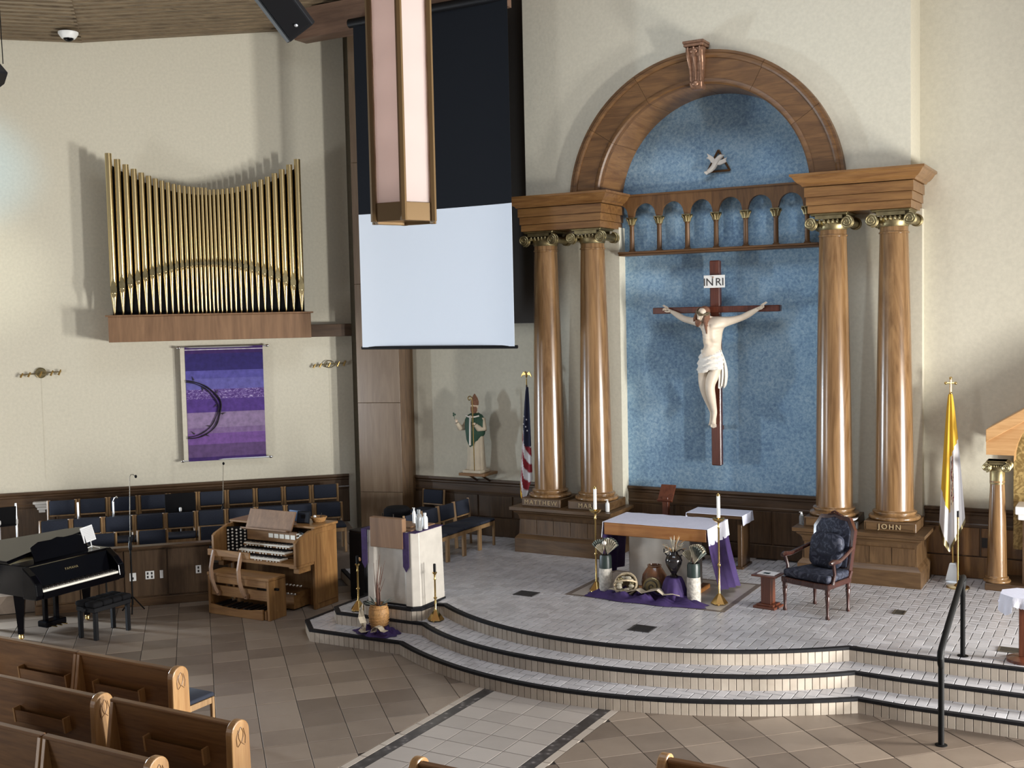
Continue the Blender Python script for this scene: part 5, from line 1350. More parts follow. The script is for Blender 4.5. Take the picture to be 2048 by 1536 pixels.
for px, s_, z, lab, w, hl in ((275, 2.86, 0.43, 'white outlet with plugged cable on the knee wall by the microphone', 0.09, [(0, -0.02)]), (312, 3.09, 0.44, 'white four-socket outlet plate on the knee wall', 0.12, [(-0.028, 0.025), (0.028, 0.025), (-0.028, -0.025), (0.028, -0.025)]), (331, 3.25, 0.44, 'narrow white switch plate on the knee wall', 0.045, []), (407, 3.76, 0.47, 'white outlet plate on the knee wall next to the organ bench', 0.075, [(0, 0.025), (0, -0.025)])):
    outlet(lab, LW(s_, 2.642, z), A45, 'white_plastic', hl, w)

# ================================================================== BISHOP STATUE
o = thing('wall_bracket', 'wooden bracket shelf under the bishop statue', 'shelf', (-4.0, 15.75, 1.375))
MB().box(-0.24, 0.24, -0.43, 0.0, 0.10, 0.145).build('shelf', 'oak_x', o, bev=0.005)
for x in (-0.12, 0.12): MB().tube([(x, -0.30, 0.10), (x, -0.02, -0.03)], 0.02, 4).build('brace', 'dark_oak_z', o)
st = thing('statue', 'painted bishop statue in green cape holding a gilt crozier', 'statue', (-4.0, 15.49, 1.521))
MB().box(-0.17, 0.17, -0.16, 0.14, 0, 0.05).build('base', 'cream_robe', st, bev=0.008)
mb = MB(); rings = []
for z, wx, wy, am in ((0.05, 0.155, 0.12, 0.12), (0.2, 0.145, 0.11, 0.10), (0.45, 0.135, 0.105, 0.07), (0.65, 0.135, 0.10, 0.04), (0.80, 0.14, 0.095, 0.02), (0.90, 0.10, 0.075, 0.0), (0.95, 0.05, 0.05, 0.0), (0.99, 0.042, 0.045, 0.0)):
    rings.append([Vector((wx * (1 + am * math.sin(9 * t)) * math.cos(t), wy * (1 + am * math.sin(9 * t)) * math.sin(t), z)) for t in [2 * PI * i / 36 for i in range(36)]])
mb.loft(rings)
for sx, pts in ((-1, [(-0.12, 0.0, 0.87), (-0.19, -0.02, 0.72), (-0.235, -0.10, 0.72), (-0.26, -0.15, 0.80)]), (1, [(0.12, 0.0, 0.87), (0.165, -0.03, 0.70), (0.13, -0.12, 0.72), (0.09, -0.16, 0.78)])):
    mb.tube(pts, [0.055, 0.055, 0.05, 0.032], 10)
mb.build('robe', 'cream_robe', st, smooth=True, ang=70)
mb = MB(); rings = []
for z, wx, wy in ((0.96, 0.06, 0.06), (0.92, 0.13, 0.10), (0.85, 0.175, 0.125), (0.75, 0.185, 0.135), (0.62, 0.16, 0.14), (0.50, 0.12, 0.14), (0.42, 0.075, 0.135)):
    rings.append([Vector((wx * math.cos(t) * (1 + 0.04 * math.sin(10 * t)) - (0.02 if wx < 0.13 and z < 0.6 else 0), -0.012 + wy * math.sin(t) * (1 + 0.05 * math.sin(10 * t)), z + 0.05 * abs(math.cos(t)) * (1 if z < 0.6 else 0))) for t in [2 * PI * i / 40 for i in range(40)]])
cape = mb.loft(rings, True, True).build('cape', 'green_robe', st, smooth=True, ang=70)
MB().tube([(0.0, -0.155, 0.93), (-0.005, -0.16, 0.75), (-0.01, -0.165, 0.45)], 0.017, 6).build('orphrey', 'carved_white', cape, smooth=True)
MB().tube([(-0.12, -0.085, 0.92), (-0.06, -0.12, 0.905), (0.0, -0.13, 0.90), (0.06, -0.12, 0.905), (0.12, -0.085, 0.92)], 0.014, 6).build('collar_band', 'carved_white', cape, smooth=True)
mb = MB().ball((0, -0.02, 1.06), 0.062, 0.9, 1.05, 1.2).ball((0, -0.085, 1.05), 0.012, 0.8, 1, 1.6)
for sx in (-1, 1): mb.ball((sx * 0.022, -0.075, 1.075), 0.008).ball((sx * 0.056, -0.01, 1.06), 0.012, 0.5, 1, 1.4)
head = mb.build('head', 'statue_skin', st, smooth=True)
MB().lathe([(0.03, 0.0), (0.05, 0.04), (0.055, 0.08), (0.05, 0.12)], seg=14, M=Matrix.Translation((0, -0.045, 0.945))).build('beard', 'hair_brown', head, smooth=True)
MB().loft([[Vector((wx * math.cos(t), -0.01 + wy * math.sin(t), z)) for t in [2 * PI * i / 16 for i in range(16)]] for z, wx, wy in ((1.085, 0.062, 0.068), (1.14, 0.068, 0.06), (1.20, 0.05, 0.035), (1.265, 0.006, 0.012))]).build('mitre', 'hair_brown', st, smooth=True)
def small_hand(mb, c, d, up):
    c, d, up = Vector(c), Vector(d).normalized(), Vector(up).normalized(); sd = d.cross(up)
    mb.ball(c, 0.02, 1, 1, 1)
    for k, L in ((-1.3, 0.032), (-0.45, 0.04), (0.45, 0.038), (1.2, 0.028)): mb.tube([c + sd * 0.009 * k, c + sd * 0.010 * k + d * L * 0.6, c + sd * 0.010 * k + d * L - up * 0.01], [0.007, 0.006, 0.004], 6)
    mb.tube([c - up * 0.01 + sd * 0.014, c + sd * 0.028 + d * 0.012, c + sd * 0.026 + d * 0.028], [0.007, 0.006, 0.004], 6)
mb = MB(); small_hand(mb, (-0.265, -0.16, 0.83), (-0.2, -0.2, 1), (0, -1, 0)); mb.build('hand', 'statue_skin', st, smooth=True)
mb = MB(); small_hand(mb, (0.085, -0.175, 0.80), (-1, -0.2, 0.1), (0, 0, 1)); mb.build('hand', 'statue_skin', st, smooth=True)
mb = MB(); mb.tube([(-0.285, -0.175, 0.86), (-0.29, -0.18, 0.93)], 0.004, 5)
for a in (0, 2.1, 4.2): mb.ball((-0.29 + 0.018 * math.cos(a), -0.18, 0.94 + 0.018 * math.sin(a)), 0.016, 1, 0.4, 1, 8, 6)
mb.build('shamrock', 'green_robe', st, smooth=True)
cro = [(0.075, -0.19, 0.05), (0.07, -0.19, 0.6), (0.065, -0.19, 1.12), (0.06, -0.19, 1.20)] + [(0.015 + r * math.cos(t), -0.19, 1.20 + r * math.sin(t)) for t, r in [(0.35 * i, 0.046 * (1 - i / 26)) for i in range(1, 20)]]
MB().tube(cro, 0.0085, 8).build('crozier', 'brass', st, smooth=True)
# ================================================================== HANGING THINGS
o = thing('projection_screen', 'pull-down projection screen with long black drop in front of the rear wall', 'screen', (-3.93, 14.30, 3.55))
def sheet_pl(z0, z1, taper=0.0):
    mb = MB(); rows_ = []
    for i in range(13):
        t = i / 12; z = z0 + (z1 - z0) * t; r = []
        for j in range(25):
            u = j / 24; x = -1.355 + 0.03 * t * taper + (2.72) * u
            y = 0.03 * math.sin(u * PI) - 0.035 * (abs(2 * u - 1) ** 6)
            r.append(Vector((x, y, z)))
        rows_.append(r)
    return mb.sheet(rows_)
sheet_pl(0.03, 2.085).build('screen_fabric', 'screen_white', o, smooth=True, solid=0.004)
sheet_pl(2.085, 4.97).build('black_drop', 'screen_black', o, smooth=True, solid=0.004)
MB().tube([(-1.39, 0, 0.02), (1.39, 0, 0.02)], 0.026, 10).build('bottom_bar', 'black_satin', o, smooth=True)
MB().tube([(-1.45, 0, 5.02), (1.45, 0, 5.02)], 0.07, 12).build('roller', 'black_satin', o, smooth=True)
# hexagonal pendant lantern
o = thing('pendant_lantern', 'long hexagonal pendant lantern with brass frame and pale panes', 'lantern', (0.01, 7.82, 4.80), math.radians(4))
RL, HL = 0.282, 2.7
hexa = lambda r: [(r * math.cos(i * PI / 3), r * math.sin(i * PI / 3)) for i in range(6)]
H6 = hexa(RL)
for i in range(6):
    a_, b_ = Vector((*H6[i], 0)), Vector((*H6[(i + 1) % 6], 0)); d = (b_ - a_).normalized(); n_ = Vector((d.y, -d.x, 0))
    q0, q1 = a_ + d * 0.03 - n_ * 0.01, b_ - d * 0.03 - n_ * 0.01
    MB().prism([tuple(v) for v in (q0.xy, q1.xy, (q1 - n_ * 0.006).xy, (q0 - n_ * 0.006).xy)], 0.15, HL - 0.15).build('pane', 'lantern_glass', o)
    MB().prism([tuple(v.xy) for v in (a_, b_, b_ - n_ * 0.03, a_ - n_ * 0.03)], 0.0, 0.15).build('bottom_rail', 'lantern_brass', o, bev=0.004)
    MB().prism([tuple(v.xy) for v in (a_, b_, b_ - n_ * 0.03, a_ - n_ * 0.03)], HL - 0.15, HL).build('top_rail', 'lantern_brass', o, bev=0.004)
    MB().tube([a_ * 0.985 + Vector((0, 0, 0.0)), a_ * 0.985 + Vector((0, 0, HL))], 0.028, 6).build('corner_post', 'lantern_brass', o)
    # dished underside
    MB().add([(H6[i][0] * 0.95, H6[i][1] * 0.95, 0.02), (H6[(i + 1) % 6][0] * 0.95, H6[(i + 1) % 6][1] * 0.95, 0.02), (0, 0, 0.10)], [(0, 1, 2)]).build('underside_leaf', 'lantern_brass', o, solid=0.004)
MB().prism(hexa(RL * 1.0), HL, HL + 0.03).build('lid', 'lantern_brass', o)
for z in (0.35, 0.75, 1.15, 1.55, 1.95, 2.35):   # added fill lights that brighten the panes from inside
    ld = bpy.data.lights.new('lantern_fill', 'POINT'); ld.energy = 1.15; ld.color = (1.0, 0.92, 0.88); ld.shadow_soft_size = 0.16
    lo_ = bpy.data.objects.new('lantern_fill', ld); COL.objects.link(lo_); lo_.location = (0.01, 7.82, 4.80 + z)
MB().tube([(0, 0, HL + 0.03), (0, 0, HL + 3.2)], 0.015, 8).build('chain', 'lantern_brass', o, smooth=True)
# loudspeakers
def loudspeaker(label, loc, M, size):
    o = thing('loudspeaker', label, 'speaker', loc, group='ceiling loudspeakers')
    w, d, h = size
    MB().prism([(-w / 2, -d / 2), (w / 2, -d / 2), (w * 0.62, 0), (w * 0.36, d / 2), (-w * 0.36, d / 2), (-w * 0.62, 0)], -h / 2, h / 2, 'z', M).build('cabinet', 'black_satin', o, bev=0.01)
    MB().box(-w * 0.44, w * 0.44, -d / 2 - 0.012, -d / 2, -h * 0.47, h * 0.47, M).build('grille', 'black_matte', o, bev=0.004)
    MB().ball(M @ Vector((0.0, -d / 2 - 0.014, -h * 0.40)), 0.022, 1, 1, 0.7).build('badge', 'silver_paint', o, smooth=True)
    return o
MS = Matrix.Rotation(math.radians(30), 4, 'Z') @ Matrix.Rotation(math.radians(-36), 4, 'Y') @ Matrix.Rotation(math.radians(20), 4, 'X')
sp = loudspeaker('black loudspeaker slung from the ceiling near the beam', (-2.50, 9.18, 7.38), MS, (0.30, 0.26, 0.95))
MB().tube([(0.05, 0, 0.35), (0.05, 0, 3.2)], 0.006, 6).build('cable', 'black_iron', sp)
sp = loudspeaker('black loudspeaker corner at the far left edge, hung on a cable', (-2.84, 5.86, 6.13), Matrix.Rotation(math.radians(38), 4, 'Z') @ Matrix.Rotation(math.radians(-38), 4, 'Y'), (0.34, 0.30, 0.56))
MB().tube([(0.24, 0.18, -0.02), (0.20, 0.15, 3.4)], 0.004, 6).build('cable', 'black_iron', sp)
o = thing('dome_camera', 'small white dome camera on the wood ceiling', 'camera', LW(2.13, 0.55, 8.47))
MB().lathe([(0.085, 0.06), (0.15, 0.055), (0.15, 0.03), (0.115, -0.02), (0.10, -0.04), (0.085, -0.04)], seg=24).build('housing', 'white_plastic', o, smooth=True)
MB().ball((0, 0, -0.03), 0.08, 1, 1, 0.75).build('dome', 'black_lacquer', o, smooth=True)

# ================================================================== ORGAN WALL
o = thing('organ_pipes', 'rank of gilded organ pipes on an oak case on the left wall', 'organ pipes', LW(4.10, 0, 3.74), A45)
MB().box(-1.56, 1.57, -0.72, 0.0, 0.0, 0.40).build('case', 'case_wood', o, bev=0.006)
MB().box(-1.60, 1.61, -0.75, 0.0, 0.40, 0.425).build('case_top', 'case_wood', o, bev=0.005)
MB().prism([(-1.5, 0.425), (1.5, 0.425)] + [(1.5 - 3.0 * i / 24, 2.33 + 0.5 * abs(1 - i / 12) ** 2.1) for i in range(25)], -0.42, -0.39, 'y').build('shade_board', 'black_matte', o)  # black sheet added to darken the gaps between the pipes
NP = 33; ts = []
wid = [0.062 + 0.078 * abs(-1 + 2 * i / (NP - 1)) ** 1.25 for i in range(NP)]
tot = sum(wid); x = -1.53; scale = 3.04 / tot
for i in range(NP):
    w = wid[i] * scale; cxp = x + w / 2; x += w
    t = cxp / 1.52; r = w * 0.385
    ztop = 2.43 + 0.56 * abs(t) ** 2.1 - (0.03 if t > 0 else 0); zm = 1.20 - 0.47 * abs(t) ** 1.9
    ml = 2.0 * r
    c = MB().lathe([(0.010, 0.425), (0.014, 0.44), (r * 0.97, zm - 0.01), (r, zm), (r, ztop), (r * 0.93, ztop), (r * 0.90, ztop - 0.04)], cx=cxp, cy=-0.55, seg=18).build('pipe', 'pipe_gold', o, smooth=True, ang=50)
    a_ = 0.95 * r
    MB().prism([(cxp - a_, zm + ml * 0.9), (cxp - a_ * 0.95, zm + ml * 0.1), (cxp + a_ * 0.95, zm + ml * 0.1), (cxp + a_, zm + ml * 0.9), (cxp, zm + ml * 2.6)], -0.55 - r - 0.006, -0.55 - r * 0.55, 'y').build('mouth_shield', 'old_gold', c, bev=0.003)
    MB().prism([(cxp - a_ * 0.9, zm + 0.0), (cxp + a_ * 0.9, zm + 0.0), (cxp, zm - ml * 0.9)], -0.55 - r - 0.002, -0.55 - r * 0.5, 'y').build('lower_lip', 'pipe_gold', c)
o = MB().box(-0.34, 0.36, -0.24, 0.0, 0.0, 0.21).build('beam_return', 'dark_oak_x', None, LW(6.03, 0, 3.74), A45, bev=0.005)
tag(o, 'short dark beam joining the organ case to the pillar', 'beam')
# banner
bn = thing('banner', 'purple banner with a crown of thorns hanging under the organ pipes', 'banner', LW(4.29, 0.12, 1.74), A45)
mb = MB(); bands = [(0.0, 0.06, 0), (0.06, 0.27, 1), (0.27, 0.45, 2), (0.45, 0.545, 3), (0.545, 0.80, 4), (0.80, 1.02, 5), (1.02, 1.18, 6), (1.18, 1.36, 7), (1.36, 1.49, 8), (1.49, 1.77, 9), (1.77, 1.83, 10), (1.83, 1.842, 11), (1.842, 1.885, 10)]
cols = [(0.045, 0.018, 0.12), (0.105, 0.058, 0.16), (0.16, 0.075, 0.27), (0.19, 0.12, 0.26), (0.24, 0.17, 0.30), (0.075, 0.035, 0.20), (0.10, 0.06, 0.22), (0.11, 0.10, 0.33), (0.085, 0.075, 0.30), (0.028, 0.02, 0.13), (0.045, 0.018, 0.11), (0.62, 0.58, 0.66)]
names = []
for i, c in enumerate(cols):
    nm = 'banner_dye_%s' % chr(97 + i); names.append(nm)
    if i == 6:
        m, nt, b = newmat(nm); v = coords(nt, (1, 1, 2.2)); f = noise_tex(nt, v, 22, 3, 0.7, 1.2)
        nt.links.new(ramp(nt, f, [(0.45, (0.07, 0.03, 0.17)), (0.60, (0.22, 0.15, 0.40)), (0.70, (0.75, 0.70, 0.85))]), b.inputs['Base Color']); b.inputs['Roughness'].default_value = 0.9
    else: plain(nm, c, 0.9, var=0.22, scale=12)
def by(x, z): return 0.012 * math.sin(x * 4 + z) - 0.006
for z0, z1, ci in bands:
    n = 20
    for j in range(n):
        xa, xb = -0.625 + 1.25 * j / n, -0.625 + 1.25 * (j + 1) / n
        mb.add([(xa, by(xa, z0), z0), (xb, by(xb, z0), z0), (xb, by(xb, z1), z1), (xa, by(xa, z1), z1)], [(0, 1, 2, 3)], ci)
me = mb.mesh('cloth', names, smooth=False, recalc=False)
cl = put('cloth', me, bn)
for k, (rr, th, ph) in enumerate(((0.475, 0.030, 0.0), (0.435, 0.024, 1.1))):
    pts = []
    for i in range(31):
        t = PI / 2 - PI * i / 30; xx = -0.62 + rr * 1.14 * math.cos(t) * (1 + 0.02 * math.sin(7 * t + ph)); zz = 0.86 + rr * math.sin(t) + 0.018 * math.cos(3 * t + ph)
        pts.append((max(xx, -0.622), -0.028 - 0.004 * k, zz))
    MB().tube(pts, [th * (0.9 + 0.2 * math.sin(i * 1.3)) for i in range(31)], 8, flat=0.35).build('thorn_branch', 'ink', cl, smooth=True)
for i, t in enumerate((1.35, 1.0, 0.55, 0.15, -0.2, -0.75, -1.05, -1.35)):
    rr = 0.49 if i % 2 == 0 else 0.42; sg = 1 if i % 2 == 0 else -1
    xx = -0.62 + rr * 1.14 * math.cos(t); zz = 0.86 + rr * math.sin(t); L = 0.075
    MB().tube([(xx, -0.03, zz), (xx + sg * L * math.cos(t + 0.6), -0.03, zz + sg * L * math.sin(t + 0.6))], [0.012, 0.001], 5).build('thorn', 'ink', cl)
for z in (1.875, 0.01):
    MB().tube([(-0.72, 0.0, z), (0.70, 0.0, z)], 0.013, 8).build('rod', 'silver_paint', bn, smooth=True)
    for sx in (-0.72, 0.70): MB().ball((sx, 0, z), 0.024, 1.5, 1, 1).build('finial', 'chrome', bn, smooth=True)
MB().box(-0.70, -0.63, -0.012, 0.0, 0.02, 1.87).build('wall_shade_strip', 'plaster', bn)  # added strip standing in for the shade on the wall beside the cloth
# brass wall sconces
def sconce(label, loc, w, plaque):
    o = thing('wall_sconce', label, 'sconce', loc, A45, group='slim brass wall sconces')
    MB().tube([(-w / 2, -0.06, 0.0), (w / 2, -0.06, 0.035)], 0.008, 8).build('bar', 'old_gold', o, smooth=True)
    if plaque:
        MB().lathe([(0.075, -0.012), (0.085, 0.0), (0.07, 0.015)], seg=16, M=Matrix.Translation((0.0, -0.03, 0.025)) @ Matrix.Rotation(PI / 2, 4, 'X')).build('plaque', 'old_gold', o, smooth=True)
    else:
        MB().tube([(0.085 * math.cos(t), -0.05, 0.02 + 0.06 * math.sin(t)) for t in [2 * PI * i / 20 for i in range(21)]], 0.007, 6).build('ring', 'old_gold', o, smooth=True)
    MB().tube([(0, -0.06, 0.015), (0, 0.0, 0.015)], 0.01, 8).build('arm', 'old_gold', o)
    for i, x in enumerate((-w * 0.45, -w * 0.27, w * 0.0, w * 0.27, w * 0.46)):
        MB().tube([(x - 0.02, -0.07, -0.035 + 0.01 * i * 0.5), (x + 0.02, -0.08, 0.03 + 0.01 * i)], [0.018, 0.012], 8).build('cup', 'brass', o, smooth=True)
    MB().box(-0.004, 0.004, -0.004, 0.0, -1.7, -0.05).build('cable', 'plaster', o)
sconce('slim brass sconce with round plaque left of the purple banner', LW(1.45, 0, 3.25), 0.62, True)
sconce('slim brass sconce with ring beside the pillar right of the banner', LW(6.02, 0, 3.25), 0.56, False)
o = thing('corbel', 'small white plaster corbel on the wainscot left of the choir chairs', 'corbel', LW(1.38, 0.03, 1.09), A45)
stack(MB(), -0.07, 0.07, -0.07, 0.0, [(0, 0), (0.03, 0.0), (0.05, 0.02), (0.09, 0.03), (0.10, 0.055), (0.13, 0.055)]).build('moulding', 'white_paint', o)
MB().box(-0.05, 0.05, -0.05, 0.0, -0.05, 0.0).build('drop', 'white_paint', o, bev=0.006)

# ================================================================== ORGAN CONSOLE
o = thing('organ_console', 'three-manual oak organ console with white stop knobs', 'organ console', (-5.40, 12.40, 0))
X0, X1 = -0.77, 0.77
MB().box(X0, X0 + 0.05, -0.25, 0.25, 0, 1.13).build('side_panel', 'console_wood', o, bev=0.006)
MB().box(X1 - 0.05, X1, -0.25, 0.25, 0, 1.13).build('side_panel', 'console_wood', o, bev=0.006)
MB().box(X1 - 0.001, X1 + 0.008, -0.21, 0.21, 0.08, 1.06).build('raised_panel', 'console_wood', o, bev=0.004)
MB().box(X0 + 0.05, X1 - 0.05, 0.20, 0.24, 0.0, 1.13).build('back_panel', 'console_wood', o)
MB().box(X0 + 0.05, X1 - 0.05, -0.06, -0.03, 0.0, 0.72).build('knee_panel', 'console_wood', o)
MB().box(X0 - 0.02, X1 + 0.02, -0.25, 0.27, 1.13, 1.165).build('lid', 'console_wood_x', o, bev=0.008)
for sx in (-1, 1):
    xa, xb = sorted((sx * 0.77, sx * 0.725))
    MB().prism([(-0.64, 0.68), (-0.25, 0.68), (-0.25, 1.12), (-0.34, 1.12), (-0.60, 1.03), (-0.64, 1.0)], xa, xb, 'x').build('cheek', 'console_wood', o, bev=0.005)
    xa, xb = sorted((sx * 0.76, sx * 0.62))
    MB().box(xa, xb, -0.62, -0.25, 0.64, 0.70).box(xa + 0.02, xb - 0.02, -0.55, -0.30, 0.56, 0.64).build('key_cheek', 'console_wood_x', o, bev=0.006)
    # angled stop jamb with rows of knobs
    JM = Matrix.Translation((sx * 0.60, -0.30, 0.72)) @ Matrix.Rotation(sx * math.radians(-32), 4, 'Z')
    j = MB().box(-0.15, 0.15, 0.0, 0.03, 0.0, 0.36, JM).build('stop_jamb', 'black_satin', o)
    for r in range(7):
        for c_ in range(5):
            p = JM @ Vector((-0.12 + 0.06 * c_, -0.004, 0.035 + 0.047 * r + (0.012 if c_ % 2 else 0)))
            d = JM.to_3x3() @ Vector((0, -1, 0))
            MB().tube([p, p + d * 0.028, p + d * 0.032], [0.008, 0.015, 0.012], 8).build('stop_knob', 'ivory', j, smooth=True)
MB().box(-0.725, 0.725, -0.60, -0.25, 0.655, 0.695).build('key_bed', 'console_wood_x', o)
for k in range(3):
    z = 0.70 + 0.075 * k; y1 = -0.40 + 0.105 * k; y0 = y1 - 0.17
    MB().box(-0.44, 0.44, y0 + 0.01, y1 + 0.06, z - 0.012, z + 0.008).build('manual_frame', 'console_wood_x', o)
    kb = MB().box(-0.42, 0.42, y0, y1, z + 0.01, z + 0.03).build('white_keys', 'ivory', o, bev=0.002)
    mb = MB()
    for i in range(35):
        if i % 7 in (2, 6): continue
        xx = -0.42 + 0.84 * (i + 1) / 36; mb.box(xx - 0.006, xx + 0.006, y0 + 0.06, y1, z + 0.03, z + 0.04)
    mb.build('black_keys', 'ink', kb)
    mb = MB()
    for i in range(14):
        if i in (5, 9): continue
        xx = -0.36 + 0.055 * i; mb.box(xx - 0.011, xx + 0.011, y0 + 0.002, y0 + 0.01, z - 0.012, z + 0.004)
    q_ = mb.build('pistons', 'ivory', o); q_['kind'] = 'stuff'
MB().box(-0.46, 0.46, -0.24, -0.21, 0.90, 1.06).build('name_board', 'console_wood_x', o)
for i in range(5): MB().box(-0.05 + 0.10 * i, 0.03 + 0.10 * i, -0.25, -0.24, 0.955, 1.015).build('tab_panel', 'ivory', o)
MDM = Matrix.Translation((0.02, -0.34, 1.06)) @ Matrix.Rotation(math.radians(-24), 4, 'X')
md = MB().box(-0.42, 0.42, -0.012, 0.012, 0.02, 0.31, MDM).build('music_desk', 'case_wood', o, bev=0.005)
MB().box(-0.46, 0.38, -0.075, 0.012, 0.0, 0.022, MDM).build('music_ledge', 'case_wood', md, bev=0.004)
# pedals
MB().box(-0.52, 0.52, -0.42, -0.06, 0.02, 0.24).build('swell_box', 'console_wood_x', o)
for r in range(2):
    for i in range(6):
        p = Vector((0.30 + 0.062 * i, -0.47 + 0.13 * r, 0.25 + 0.085 * r)); MB().tube([p, p + Vector((0, -0.035, 0.012)), p + Vector((0, -0.045, 0.012))], [0.012, 0.02, 0.015], 8).build('toe_stud', 'chrome', o, smooth=True)
MB().box(-0.08, 0.08, -0.50, -0.42, 0.22, 0.40).build('swell_shoe', 'grate_metal', o, bev=0.006)
pbm = thing('pedalboard', 'concave oak pedalboard on the floor under the organ bench', 'pedalboard', (-5.40, 11.72, 0))
for sx in (-1, 1): MB().prism([(-0.30, 0), (0.10, 0), (0.10, 0.20), (-0.05, 0.18), (-0.30, 0.12)], sx * 0.50 - 0.02, sx * 0.50 + 0.02, 'x').build('side_cheek', 'console_wood', pbm, bev=0.005)
MB().prism([(-0.48, 0), (0.48, 0), (0.48, 0.145), (0.25, 0.115), (0, 0.105), (-0.25, 0.115), (-0.48, 0.145)], -0.33, -0.30, 'y').build('front_board', 'console_wood_x', pbm, bev=0.005)
for i in range(22):
    xx = -0.45 + 0.9 * i / 21; zc = 0.095 + 0.09 * xx * xx * 1.2; bl = i % 12 in (1, 3, 6, 8, 10)
    MB().box(xx - 0.011, xx + 0.011, -0.29, 0.02, zc - 0.02, zc + (0.02 if bl else 0.0)).build('pedal', 'ink' if bl else 'case_wood', pbm)
bench = thing('organ_bench', 'oak organ bench with curved-post backrest at the console', 'bench', (-5.36, 11.56, 0))
MB().box(-0.56, 0.56, -0.17, 0.17, 0.535, 0.575).build('seat', 'console_wood_x', bench, bev=0.006)
for x in (-0.53, 0.53): MB().box(x - 0.022, x + 0.022, -0.16, 0.18, 0.0, 0.535).build('end_board', 'console_wood', bench, bev=0.005)
MB().box(-0.508, 0.508, -0.16, -0.135, 0.44, 0.535).build('front_apron', 'console_wood_x', bench, bev=0.003)
MB().box(-0.508, 0.508, -0.14, -0.115, 0.26, 0.40).build('stretcher', 'console_wood_x', bench, bev=0.003)
for x in (-0.40, 0.10):
    MB().tube([(x + 0.05, -0.185, 0.30), (x + 0.02, -0.20, 0.36), (x - 0.02, -0.215, 0.50), (x - 0.02, -0.225, 0.66), (x, -0.21, 0.80), (x + 0.015, -0.19, 0.90)], [0.030, 0.030, 0.029, 0.029, 0.028, 0.026], 4).build('back_post', 'case_wood', bench)
    MB().box(x + 0.03, x + 0.08, -0.185, -0.14, 0.27, 0.33).build('bracket', 'case_wood', bench)
MB().box(-0.50, 0.26, -0.20, -0.175, 0.82, 0.91).build('back_slat', 'console_wood_x', bench, bev=0.006)
MB().box(0.50, 0.62, -0.06, -0.03, 0.40, 0.43).build('side_handle', 'black_iron', bench)
# things on the console
q = thing('tablet', 'dark tablet screen propped on the organ console', 'tablet', (-4.94, 12.30, 1.165), math.radians(12))
TM = Matrix.Rotation(math.radians(-14), 4, 'X')
MB().box(-0.10, 0.10, -0.008, 0.008, 0, 0.17, TM).build('case', 'black_satin', q, bev=0.004)
MB().box(-0.085, 0.085, -0.010, -0.008, 0.015, 0.155, TM).build('display', 'screen_glass', q)
MB().prism([(0.0, 0.0), (0.09, 0.0), (0.012, 0.12)], -0.03, 0.03, 'x').build('stand', 'black_satin', q)
q = thing('folder', 'blue folder standing behind the music desk of the organ', 'folder', (-5.16, 12.40, 1.165), math.radians(-6))
MB().box(-0.16, 0.13, -0.012, 0.0, 0, 0.15, Matrix.Rotation(math.radians(-20), 4, 'X')).build('cover', 'blue_folder', q)
MB().box(-0.15, 0.12, 0.002, 0.012, 0, 0.145, Matrix.Rotation(math.radians(-20), 4, 'X')).build('pages', 'paper', q)
q = thing('wicker_tray', 'small wicker basket on the right end of the organ console', 'basket', (-4.82, 12.50, 1.165))
MB().lathe([(0.075, 0), (0.085, 0.005), (0.115, 0.065), (0.10, 0.065), (0.075, 0.015)], seg=22).build('bowl', 'wicker', q, smooth=True)
MB().tube([(0.11 * math.cos(t), 0.11 * math.sin(t), 0.067) for t in [2 * PI * i / 22 for i in range(23)]], 0.008, 6).build('rim', 'wicker', q, smooth=True)
MB().ball((-0.05, -0.03, 0.07), 0.025).build('roll', 'white_plastic', q, smooth=True)
MB().tube([(0.02, 0, 0.03), (0.07, -0.02, 0.13)], 0.006, 6).build('pen', 'ink', q, smooth=True)
# tall black cabinet speaker and amplifier rack between console and ambo
q = thing('black_cabinet', 'tall black equipment cabinet between organ console and ambo', 'cabinet', (-4.33, 12.95, 0.0), math.radians(-12))
MB().box(-0.17, 0.17, -0.18, 0.18, 0.0, 1.02).build('body', 'black_satin', q, bev=0.01)
MB().box(-0.155, 0.155, -0.192, -0.18, 0.05, 0.98).build('grille', 'black_matte', q)
MB().lathe([(0.028, -0.004), (0.03, 0.004), (0.015, 0.008)], seg=14, M=Matrix.Translation((0.06, -0.19, 0.62)) @ Matrix.Rotation(PI / 2, 4, 'X')).build('badge', 'chrome', q, smooth=True)
q = thing('black_drum', 'black covered drum with chrome tripod stand behind the ambo', 'drum', (-4.35, 13.75, 0.15))
MB().lathe([(0.20, 0.72), (0.21, 0.74), (0.20, 1.02), (0.16, 1.06), (0.001, 1.07)], seg=24).build('drum_shell', 'black_matte', q, smooth=True)
for i in range(3):
    a_ = i * 2 * PI / 3 + 0.4; MB().tube([(0, 0, 0.30), (0.22 * math.cos(a_), 0.22 * math.sin(a_), 0.0)], 0.009, 6).build('stand_leg', 'chrome', q, smooth=True)
MB().tube([(0, 0, 0.28), (0, 0, 0.73)], 0.014, 8).build('stand_post', 'chrome', q, smooth=True)
for a_ in (-2.2, -1.2): MB().tube([(0.21 * math.cos(a_), 0.21 * math.sin(a_), 0.80), (0.23 * math.cos(a_), 0.23 * math.sin(a_), 0.99)], 0.007, 6).build('tension_rod', 'chrome', q)

# ================================================================== PIANO
pn = thing('grand_piano', 'black grand piano with raised lid at the left edge', 'piano', (-6.62, 9.88, 0.0))
